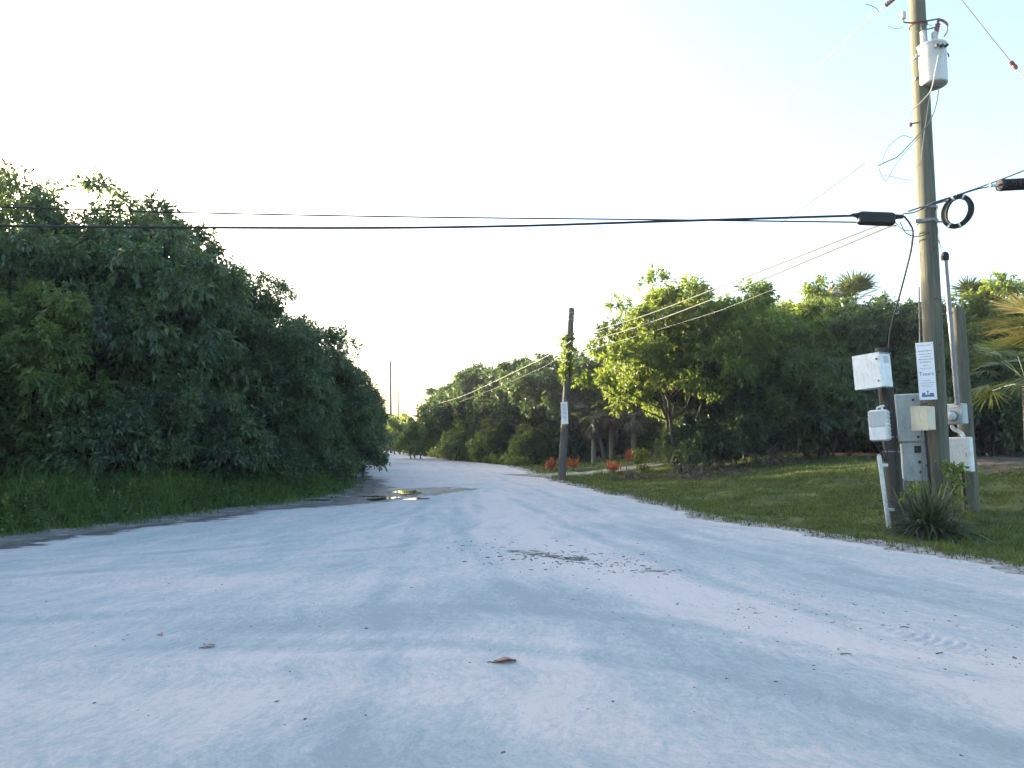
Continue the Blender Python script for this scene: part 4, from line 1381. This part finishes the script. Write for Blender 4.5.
# short thick pole with conduit, on the right
gb = P(972.5, 527, 12.7); gb.z = Hs(gb.x, gb.y)
gt = P(957, 308, 12.7)
pole3 = pole_obj('wooden_post', gb, gt, 0.135, 0.115, 'short thick wooden post carrying the electric meter', 'pole', cat='post')
# leaning dark post on the left
kb = P(897.5, 512, 12.1); kb.z = Hs(kb.x, kb.y)
kt = P(882, 348, 12.1)
pole4 = pole_obj('wooden_post', kb, kt, 0.135, 0.11, 'dark wooden post carrying the two white boxes on the left of the big pole', 'post', cat='post')
mb = MB()
c0 = kb
for t in (0.42, 0.5): mb.lathe([(.128, -.012), (.134, -.012), (.134, .012), (.128, .012)], (kt - kb) * t, n=14)
mb.build('strap', M['galv'], pole4)


# ------------------------------------------------------------------ boxes
def frame(px, py, Y, yaw, roll=0.0):
    p = P(px, py, Y)
    R = Matrix.Rotation(yaw, 3, 'Z') @ Matrix.Rotation(roll, 3, 'Y')
    return p, R


def boxthing(name, px, py, Y, yaw, roll, label, cat):
    p = P(px, py, Y)
    root = empty(name, p, label, cat)
    root.rotation_euler = (Matrix.Rotation(yaw, 3, 'Z') @ Matrix.Rotation(roll, 3, 'Y')).to_euler()
    return root


# front faces local -Y; yaw negative turns it to the left of the frame
e = boxthing('equipment_box', 873, 372, 11.85, rad(-58), rad(-3.5), 'large white metal box at the top of the dark leaning post', 'electrical box')
MB().box((0, 0, 0), (0.46, 0.32, 0.56), bev=0.012).build('body', M['white'], e)
MB().box((0, -0.172, 0), (0.475, 0.022, 0.575), bev=0.006).build('door', M['white'], e)
for z in (0.18, -0.18): MB().lathe([(.0, 0), (.016, 0), (.016, .012), (0, .014)], (0.19, -0.183, z), Matrix.Rotation(PI / 2, 3, 'X'), n=10).build('latch', M['dark'], e)
MB().box((0.2315, 0.02, 0.18), (0.004, 0.15, 0.12)).build('vent', M['label_grey'], e)
MB().box((0, 0, 0.2865), (0.48, 0.36, 0.012), bev=.004).build('rain_cap', M['grey'], e)
mb = MB()
for k in range(2): mb.tube([(0.12 + .04 * k, 0.02, -.281), (.13 + .04 * k, 0.05, -.5)], .016, 6)
mb.build('cable_stub', M['black'], e)

e = boxthing('equipment_box', 879.5, 425.5, 11.85, rad(-48), rad(-2), 'small white ribbed plastic box below the large one on the dark post', 'electrical box')
MB().box((0, 0, 0), (0.30, 0.17, 0.52), bev=0.03).build('body', M['pvc'], e)
MB().box((-0.005, -0.088, 0.11), (0.25, 0.012, 0.25), bev=.004).build('grey_panel', M['label_grey'], e)
MB().box((-0.005, -0.087, -0.14), (0.25, 0.010, 0.20), bev=.004).build('cover', M['white'], e)
mb = MB()
for k in range(7): mb.box((0.155, -0.01, -0.2 + k * 0.068), (0.016, 0.13, 0.02), bev=.004)
mb.build('ribs', M['pvc'], e)
mb = MB(); mb.tube([(-.02, .0, .262), (-.02, .02, .30), (.08, .06, .33)], .02, 8); mb.tube([(.06, 0, .262), (.06, .0, .30)], .018, 8)
mb.build('fitting', M['pvc'], e)
mb = MB()
for k in range(3): mb.tube(smoothpts([(-.08 + .07 * k, 0, -.262), (-.04 + .06 * k, .02, -.40), (.03 + .02 * k, .05, -.6)], 4), .011, 6)
mb.build('cable', M['black'], e)

# white conduit at its foot
p0 = P(879, 456, 11.7); p1 = P(889, 514, 11.7); p1.z = Hs(p1.x, p1.y) - 0.05
e = empty('white_conduit', p1, 'white plastic conduit leaning at the foot of the dark post', 'conduit')
MB().tube([(0, 0, 0), p0 - p1], 0.034, 12).build('pipe', M['pvc'], e)
MB().tube([(p0 - p1) * 0.985, (p0 - p1) * 1.02], 0.026, 12).build('mouth', M['grey'], e)
for t in (0.3, 0.88):
    c_ = (p0 - p1) * t
    MB().box(c_ + Vector((0.085, 0.05, 0.0)), (0.13, 0.03, 0.05), bev=.006).build('clip', M['pvc'], e)

# grey cabinet
e = boxthing('meter_cabinet', 914.5, 418, 12.35, rad(-22), rad(-1.2), 'tall light grey cabinet between the dark post and the big pole', 'cabinet')
MB().box((0, 0, 0), (0.60, 0.22, 0.84), bev=0.012).build('upper_box', M['grey_lt'], e)
MB().box((0, -0.121, 0), (0.57, 0.018, 0.80), bev=.006).build('door', M['grey_lt'], e)
for (x, z) in ((-0.02, 0.31), (0.02, -0.33), (.23, .0)):
    MB().lathe([(.0, 0), (.02, 0), (.02, .012), (0, .014)], (x, -0.13, z), Matrix.Rotation(PI / 2, 3, 'X'), n=10).build('latch', M['dark'], e)
mb = MB()
o2 = [(-0.24, -0.425), (0.25, -0.425), (0.25, -0.98), (0.13, -1.08), (-0.20, -1.08), (-0.24, -1.04)]
vsx = [(x, -0.10, z) for x, z in o2] + [(x, 0.10, z) for x, z in o2]
k6 = len(o2)
mb.add(vsx, [tuple(range(k6 - 1, -1, -1)), tuple(range(k6, 2 * k6))] + [(i, (i + 1) % k6, (i + 1) % k6 + k6, i + k6) for i in range(k6)])
mb.build('lower_box', M['grey_lt'], e, smooth=False)
MB().box((0.0, -0.106, -0.54), (0.10, 0.012, 0.12), bev=.003).build('window', M['dark'], e)
for (x, z, r_h) in ((0.02, -0.76, .045), (0.13, -0.82, .042), (0.03, -0.93, .045)):
    h_ = MB().lathe([(0, 0), (r_h, 0), (r_h, .012), (0, .012)], (x, -0.1005, z), Matrix.Rotation(PI / 2, 3, 'X'), n=16).build('knockout', M['grey'], e)
    MB().lathe([(0, 0), (r_h * .6, 0), (r_h * .6, .004), (0, .004)], (x, -0.1135, z), Matrix.Rotation(PI / 2, 3, 'X'), n=16).build('hole', M['dark'], h_)
mb = MB(); mb.tube([(-0.28, -.02, .3), (-.33, -.02, .34), (-.33, -.02, .48)], .024, 8)
mb.build('pipe_elbow', M['pvc'], e)

for i, (pxa, pxb, lb) in enumerate(((905, 907, 'grey conduit running from the cabinet bottom into the ground, left one'), (915, 917, 'grey conduit running from the cabinet bottom into the ground, right one'))):
    a_ = P(pxa, 480, 12.3); b_ = P(pxb, 515, 12.3); b_.z = Hs(b_.x, b_.y) - 0.05
    e = empty('grey_conduit', b_, lb, 'conduit')
    MB().tube([(0, 0, 0), a_ - b_], 0.03, 10).build('pipe', M['galv'], e)
    MB().lathe([(.03, -.03), (.042, -.03), (.042, .03), (.03, .03)], (a_ - b_) * .93, n=12).build('coupling', M['galv'], e)
# beige box on the pole
e = boxthing('junction_box', 923.5, 418.5, 11.70, rad(-64), rad(-0.5), 'beige junction box fixed to the big pole under the notice', 'electrical box')
MB().box((0, 0, 0), (0.27, 0.22, 0.39), bev=0.012).build('body', M['beige'], e)
MB().box((0, -0.108, 0), (0.29, 0.016, 0.40), bev=.005).build('door', M['beige'], e)
mb = MB(); mb.tube([(.0, 0, .197), (.0, 0, .25)], .035, 10); mb.box((.06, 0, .235), (.10, .06, .05), bev=.006)
mb.build('fitting', M['rust'], e)
mb = MB(); mb.tube([(.02, 0, -.197), (.03, .0, -.45), (.05, .02, -1.42)], .022, 8)
mb.build('conduit', M['black'], e)

# meter
e = boxthing('electric_meter', 956.5, 414, 12.45, rad(-60), rad(-1.5), 'grey electric meter box with round glass on the short thick post', 'electric meter')
MB().box((0, 0, 0), (0.30, 0.18, 0.36), bev=0.014).build('body', M['grey'], e)
MB().lathe([(.0, 0), (.095, 0), (.095, .02), (.0, .02)], (-0.02, -0.0905, -0.04), Matrix.Rotation(PI / 2, 3, 'X'), n=24).build('rim', M['galv'], e)
MB().lathe([(.08, 0), (.08, .05), (.066, .078), (.03, .088), (0, .09)], (-0.02, -0.111, -0.04), Matrix.Rotation(PI / 2, 3, 'X'), n=24).build('meter_glass', M['glass'], e)
MB().box((0.02, -0.094, 0.13), (.16, .008, .05), bev=.002).build('name_plate', M['label_grey'], e)
MB().tube(smoothpts([(-.08, -.02, -.182), (-.06, -.02, -.26), (.04, 0, -.32), (.09, 0, -.40)], 5), .034, 10).build('flexible_conduit', M['pvc'], e)

e = boxthing('breaker_box', 960, 454.5, 12.4, rad(-52), rad(-1.5), 'white breaker box under the electric meter', 'electrical box')
MB().box((0, 0, 0), (0.38, 0.16, 0.60), bev=0.012).build('body', M['white'], e)
MB().box((0, -0.087, 0), (0.34, 0.014, 0.56), bev=.005).build('door', M['white'], e)
MB().box((0.13, -0.098, 0), (.02, .012, .07), bev=.003).build('handle', M['grey'], e)
MB().tube([(.02, 0, -.302), (.03, 0, -.95)], .024, 10).build('conduit', M['black'], e)

# service mast with weatherhead
q0 = P(957.5, 404, 12.35); q1 = P(945.0, 258, 12.35)
e = empty('service_mast', q0, 'thin grey steel service mast with a black weatherhead beside the big pole', 'conduit')
MB().tube([(0, 0, 0), q1 - q0], 0.040, 14).build('pipe', M['galv'], e)
mb = MB()
c_ = q1 - q0
mb.lathe([(.045, -.05), (.06, -.04), (.068, .02), (.06, .08), (.03, .11), (.0, .12)], c_, n=16)
mb.box(c_ + Vector((-.05, -.03, .0)), (.07, .07, .06), bev=.01)
mb.build('weatherhead', M['black'], e)
for t in (0.25, 0.62):
    MB().lathe([(.042, -.02), (.05, -.02), (.05, .02), (.042, .02)], (q1 - q0) * t, n=14).build('clamp', M['galv'], e)


# ------------------------------------------------------------------ notice boards
def textmesh(body, size, material, parent, loc, name='lettering'):
    cu = bpy.data.curves.new(name, 'FONT')
    cu.body = body; cu.size = size; cu.align_x = 'CENTER'; cu.extrude = 0.0006
    t_ = bpy.data.objects.new(name, cu)
    C.objects.link(t_)
    dg = bpy.context.evaluated_depsgraph_get()
    me = bpy.data.meshes.new_from_object(t_.evaluated_get(dg))
    bpy.data.objects.remove(t_)
    me.materials.clear(); me.materials.append(material)
    o_ = bpy.data.objects.new(name, me)
    C.objects.link(o_); o_.parent = parent
    o_.rotation_euler = (PI / 2, 0, 0); o_.location = loc
    return o_


rgs = random.Random(12)
e = boxthing('notice_board', 926.2, 371, 11.76, rad(-30), rad(-1.4), 'tall narrow white printed notice nailed to the big utility pole', 'sign')
MB().box((0, 0, 0), (0.255, 0.010, 0.96), bev=.002).build('panel', M['paper'], e)
mb = MB()
rows = [(0.43, .19, .016, 2), (0.335, .20, .022, 1), (0.285, .17, .020, 1), (0.24, .15, .018, 1), (0.195, .19, .018, 1), (0.15, .17, .020, 1), (0.095, .08, .018, 1), (0.045, .17, .014, 2)]
for (z, wd_, hh, k) in rows:
    x = -wd_ / 2
    mb = MB()
    while x < wd_ / 2:
        l = rgs.uniform(.008, .022); h_ = hh * rgs.uniform(.5, 1)
        mb.box((x + l / 2, -0.0062, z), (l, .0014, h_))
        x += l + rgs.uniform(.004, .010)
    mb.build('print_line', M['ink_pale'], e, smooth=False)
textmesh('Tours', 0.088, M['ink'], e, (0.0, -0.0064, -0.075))
for z, wd_ in ((-.16, .10), (-.20, .19), (-.235, .18), (-.265, .12)):
    x = -wd_ / 2
    mb = MB()
    while x < wd_ / 2:
        l = rgs.uniform(.006, .014); mb.box((x + l / 2, -.0062, z), (l, .0014, .009)); x += l + .006
    mb.build('print_line', M['ink_pale'], e, smooth=False)
mb = MB()
mb.box((0, -.0062, -.415), (.18, .0014, .035)); mb.box((-.06, -.0064, -.385), (.05, .0014, .05)); mb.box((.055, -.0064, -.39), (.06, .0014, .04)); mb.box((0, -.0066, -.37), (.012, .0014, .09)); mb.box((.0, -.0068, -.345), (.035, .0014, .012))
mb.build('picture', M['ink_blue'], e, smooth=False)
for x, z in ((-.11, .45), (.11, .45), (-.11, -.45), (.11, -.45)):
    MB().lathe([(0, 0), (.006, 0), (.005, .003), (0, .004)], (x, -.005, z), Matrix.Rotation(PI / 2, 3, 'X'), n=8).build('nail', M['dark'], e)

e = boxthing('notice_board', 564.5, 413, 27.72, rad(0), rad(-2.5), 'small white notice with faint print fixed to the slim grey pole', 'sign')
MB().box((0, 0, 0), (0.26, 0.012, 0.86), bev=.002).build('panel', M['paper'], e)
for k in range(12):
    wd_ = rgs.uniform(.12, .2); MB().box((0, -.0074, .34 - k * .052), (wd_, .0014, .016)).build('print_line', M['ink_pale'], e, smooth=False)


# ------------------------------------------------------------------ wires
def wire(name, pts, r, material, label, cat='cable', group=None, k=8, n_=6):
    P3 = smoothpts([P(*p) if isinstance(p, tuple) else p for p in pts], k)
    mb = MB().tube(P3, r, n_)
    o_ = mb.build(name, M[material], loc=P3[0])
    return tag(o_, label, cat, group)


def yr(px, pxa, Ya, pxb, Yb):
    t = (px - pxa) / (pxb - pxa)
    return 1 / ((1 - t) / Ya + t / Yb)


def hy(px): return 11.7 + (px - 893) * 0.0014
wire('overhead_cable', [(p, q, hy(p)) for p, q in ((-260, 222), (0, 226), (320, 228), (500, 226.3), (650, 221.8), (760, 218.5), (858, 215.5))], 0.0195, 'black', 'thicker black overhead cable crossing the whole view low at the left')
wire('overhead_cable', [(p, q, hy(p) + .1) for p, q in ((-260, 201), (0, 207), (160, 212), (400, 216.8), (640, 219.5), (760, 221), (866, 222.3))], 0.0125, 'black', 'thinner black overhead cable running above the thicker one at the left')
e = empty('splice_closure', P(876, 218.5, 11.68), 'black cable splice closure hanging just left of the big pole', 'cable closure', rot=(0, rad(1.5), rad(2)))
MB().box((0, 0, -0.005), (0.62, 0.15, 0.215), bev=.03).build('case', M['black'], e)
MB().tube([(-0.30, 0, .04), (-.42, 0, .05)], [.05, .02], 10).build('cable_boot', M['black'], e)
MB().tube([(0.30, 0, .04), (.46, 0, .05)], [.045, .035], 10).build('cable_boot', M['black'], e)
mb = MB(); mb.box((-.315, -.02, -.065), (.03, .10, .05), bev=.004)
mb.build('end_bracket', M['galv'], e)

w1 = lambda a: [(p, q, yr(p, 893, 11.75, 571, 27.9)) for p, q in a]
GW = 'cables running from the big pole to the slim pole'
wire('overhead_cable', w1([(893, 224.5), (876, 226.5), (800, 256), (724, 285.3), (640, 317), (572, 337)]), 0.0155, 'wire_dark', 'upper of the two sloping cables from the big pole down to the slim pole', group=GW)
wire('overhead_cable', w1([(896, 225.5), (880, 230.5), (800, 264), (732.6, 291.5), (640, 326), (572, 346)]), 0.0155, 'wire_dark', 'lower of the two sloping cables from the big pole down to the slim pole', group=GW)
wire('power_line', w1([(865, 163), (843, 179), (797, 212), (760.6, 236), (716, 261), (640, 292), (573, 316)]), 0.0085, 'wire_dark', 'thin wire sloping from the wire loops down to the slim pole')
wire('power_line', w1([(912, 210), (905, 233), (870, 247), (820, 270), (739, 303), (690, 320), (572, 355)]), 0.0038, 'wire_grey', 'thinnest lowest wire sloping from the big pole through the leaves')
wire('power_line', [(p, q, yr(p, 893, 11.8, 571, 27.9)) for p, q in ((903, -12), (889, 2), (853, 33), (750, 132), (573, 309))], 0.004, 'wire_pale', 'pale wire from the very top of the big pole down to the slim pole top')
w2 = lambda a: [(p, q, yr(p, 565, 27.9, 391, 92)) for p, q in a]
wire('overhead_cable', w2([(571, 341), (545, 357), (512, 373), (488, 384.5), (461, 396.5), (430, 405), (391, 412)]), 0.009, 'wire_pale', 'bright cable running on from the slim pole past the sunlit trees')
wire('overhead_cable', w2([(572, 350), (545, 366), (512, 381), (480, 394), (440, 407), (391, 415)]), 0.006, 'wire_grey', 'dimmer cable below the bright one beyond the slim pole')

# dead-end insulators at upper left
e = empty('dead_end_insulator', P(890.5, 1.5, 11.8), 'brown strain insulator on the pale wire at the top left of the big pole', 'insulator')
dvec = (P(853, 33, yr(853, 893, 11.8, 571, 27.9)) - P(890.5, 1.5, 11.8)).normalized()
R_ = dvec.to_track_quat('Z', 'Y').to_matrix()
pr = [(.015, -.14)]
for k in range(5): pr += [(.022, -.13 + k * .05), (.042, -.11 + k * .05), (.022, -.095 + k * .05)]
pr.append((.012, .13))
MB().lathe(pr, (0, 0, 0), R_, n=12).build('discs', M['brown_por'], e)
MB().tube([dvec * .13, dvec * .22], .014, 6).build('clamp', M['galv'], e)
wire('jumper_wire', [(865, 4, 11.7), (872, 6, 11.7), (877, 9, 11.75), (879, 12, 11.8)], 0.006, 'wire_grey', 'short curved jumper wire left of the strain insulator', 'wire')

# guy wire
wire('guy_wire', [(917, -57, 11.9), (961.7, 0, 11.9), (1011, 62, 11.9)], 0.0085, 'wire_grey', 'steel guy wire running down to the upper right corner from the pole top', 'guy wire')
e = empty('guy_insulator', P(1013.5, 65, 11.9), 'brown guy insulator near the upper right corner', 'insulator')
gd = (P(1024, 77, 11.9) - P(1011, 62, 11.9)).normalized()
MB().lathe([(.01, -.09), (.035, -.08), (.04, -.02), (.03, 0), (.04, .02), (.035, .08), (.01, .09)], (0, 0, 0), gd.to_track_quat('Z', 'Y').to_matrix(), n=12).build('body', M['brown_por'], e)
g2 = P(1016, 68, 11.9); g3 = g2 + gd * 9.3
g3.z = Hs(g3.x, g3.y)
wire('guy_wire', [g2, g2.lerp(g3, .5), g3], 0.0085, 'wire_pale', 'pale lower stretch of the guy wire leaving the frame below its insulator', 'guy wire')

# cable to the right with ribbed closure
wire('overhead_cable', [(925, 209, 11.75), (931.4, 203.5, 11.7), (957, 195, 11.6), (982, 186.5, 11.4), (1005, 178, 11.2), (1024, 170.5, 11.1), (1120, 132, 10.4)], 0.0115, 'wire_grey', 'grey support cable rising to the right from the big pole')
wire('overhead_cable', [(903, 214, 11.6), (915, 212, 11.6), (928, 206, 11.6), (950, 198, 11.55), (980, 188.5, 11.35), (1000, 185.5, 11.2)], 0.010, 'black', 'black cable crossing the face of the big pole to the ribbed closure')
e = empty('ribbed_closure', P(1014.5, 184.5, 11.2), 'black ribbed cable closure at the right edge beside the big pole', 'cable closure', rot=(0, rad(-3), 0))
pr = [(.02, -.27), (.07, -.265), (.095, -.25), (.10, -.20), (.085, -.19)]
for k in range(11):
    z = -.18 + k * .042
    pr += [(.078, z), (.096, z + .008), (.096, z + .02), (.078, z + .028)]
pr += [(.085, .30), (.10, .31), (.10, .37), (.03, .39)]
MB().lathe(pr, (0, 0, 0), Matrix.Rotation(PI / 2, 3, 'Y'), n=20).build('case', M['black'], e)
MB().tube([(-.27, 0, 0), (-.40, 0, .01)], .022, 8).build('cable_boot', M['pvc'], e)

# coil of spare cable
cc = P(957.3, 211.5, 11.5)
e = empty('cable_coil', cc, 'coil of spare black cable hanging right of the big pole', 'cable coil', rot=(0, 0, rad(-34)))
rg = random.Random(4)
mb = MB()
for k in range(10):
    a_, b_ = 0.185 + rg.uniform(-.035, .04), 0.245 + rg.uniform(-.03, .035)
    oy = rg.uniform(-.035, .035); ox = rg.uniform(-.008, .008)
    ring = [(ox + a_ * math.cos(t) + .03 * math.sin(t), oy, b_ * math.sin(t)) for t in np.linspace(0, 2 * PI, 33)]
    mb.tube(ring, 0.016, 6, caps=False)
mb.build('loops', M['black'], e)
for t in (1.2, 2.0, 4.2, 5.0):
    c_ = Vector((.185 * math.cos(t) + .03 * math.sin(t), 0, .245 * math.sin(t)))
    MB().lathe([(.046, -.012), (.05, -.012), (.05, .012), (.046, .012)], c_, Vector((-.185 * math.sin(t), 0, .245 * math.cos(t))).to_track_quat('Z', 'Y').to_matrix(), n=12).build('tie', M['pvc'], e)
MB().tube([(0, 0, .26), (0.01, 0, .31)], .01, 5).build('hook', M['galv'], e)

GJ = 'loose wires round the top of the big pole'
Yf = 11.72
jw = [
    ([(912, 138, Yf), (902, 136, Yf), (889, 146, Yf - .1), (883, 158, Yf - .1), (883.5, 163, Yf)], .0055, 'wire_grey', 'thin wire arching left of the big pole above the loops'),
    ([(865, 163, yr(865, 893, 11.75, 571, 27.9)), (873, 164, 12.0), (878, 167, Yf), (881, 174, Yf), (886, 181, Yf), (891, 173, Yf), (897, 163, Yf), (908, 149, Yf), (922, 134, Yf)], .0055, 'wire_grey', 'looping wire hanging left of the big pole'),
    ([(884, 175.5, Yf), (892, 176.5, Yf), (904, 179.5, Yf), (913, 180, Yf)], .0045, 'wire_grey', 'short wire from the loops to the pole side'),
    ([(878, 166, Yf), (888, 161, Yf), (897, 157, Yf), (907, 147, Yf), (920, 133, Yf), (930, 121, Yf), (936, 105, Yf), (939, 88, Yf)], .0095, 'wire_grey', 'lead wire running from under the transformer to the loops'),
    ([(938.5, 55, Yf - .12), (935, 72, Yf - .15), (931, 90, Yf - .12), (921, 102, Yf - .05), (911, 112, Yf), (905, 130, Yf)], .008, 'wire_pale', 'pale lead wire crossing the transformer face and the pole'),
    ([(925, 36, Yf), (921, 27, Yf), (925, 24, Yf), (932, 26, Yf)], .006, 'wire_grey', 'short lead wire between bushing and fuse'),
    ([(888, 26, Yf), (894, 28.5, Yf), (900, 28, Yf), (903, 26, Yf)], .0045, 'wire_grey', 'short wire tail below the left insulator'),
    ([(904, 216, 11.6), (910, 224, 11.6), (913, 233, 11.6), (911, 250, 11.65), (905, 275, 11.75), (897, 305, 11.85), (891, 328, 11.9), (889, 350, 11.95), (891, 392, 11.93), (896, 440, 11.93), (899, 495, 11.93)], .0155, 'black', 'black drop cable hanging from the big pole down the dark post'),
    ([(900, 222, 11.62), (906, 233, 11.62), (917, 236.5, 11.62), (929, 233, 11.7)], .008, 'black', 'black cable slack looping under the pole band'),
    ([(895, 222, 11.62), (902, 229, 11.62), (912, 231, 11.62)], .007, 'wire_grey', 'grey cable slack left of the pole band'),
    ([(910, 233, 11.72), (912, 250, 11.78), (915, 270, 11.82), (919, 287, 11.88)], .0045, 'wire_grey', 'thin earth wire hanging down the left edge of the big pole'),
    ([(938, 205, 11.75), (935.5, 215, 11.85), (938, 230, 12.0), (940, 243, 12.1), (944, 250, 12.25)], .0055, 'wire_pale', 'thin service wire dropping to the weatherhead'),
    ([(936, 228, 11.9), (938.5, 240, 12.1), (942, 252, 12.25)], .0055, 'wire_grey', 'second thin service wire beside the weatherhead'),
    ([(931, 88, Yf + .1), (926, 120, Yf), (924, 135, Yf), (921, 160, Yf + .02)], .0045, 'wire_grey', 'thin wire running down the face of the big pole below the transformer'),
]
for pts, r, mm, lb in jw:
    wire('hanging_wire' if 'drop' not in lb else 'drop_cable', pts, r, mm, lb, 'wire', GJ, k=6)

# ------------------------------------------------------------------ thin evening haze, added mainly to lift the black tones
m = bpy.data.materials.new('haze air')
m.use_nodes = True
n = m.node_tree
n.nodes.clear()
out = n.nodes.new('ShaderNodeOutputMaterial')
pv = n.nodes.new('ShaderNodeVolumePrincipled')
pv.inputs['Color'].default_value = (0.93, 0.96, 1.0, 1)
pv.inputs['Density'].default_value = 0.0006
pv.inputs['Anisotropy'].default_value = 0.2
n.links.new(pv.outputs[0], out.inputs['Volume'])
hz = MB().box((0, 205, 6.5), (860, 730, 17)).build('haze', m, smooth=False)
tag(hz, 'thin pale evening haze added to lift the black tones', 'haze', kind='stuff')
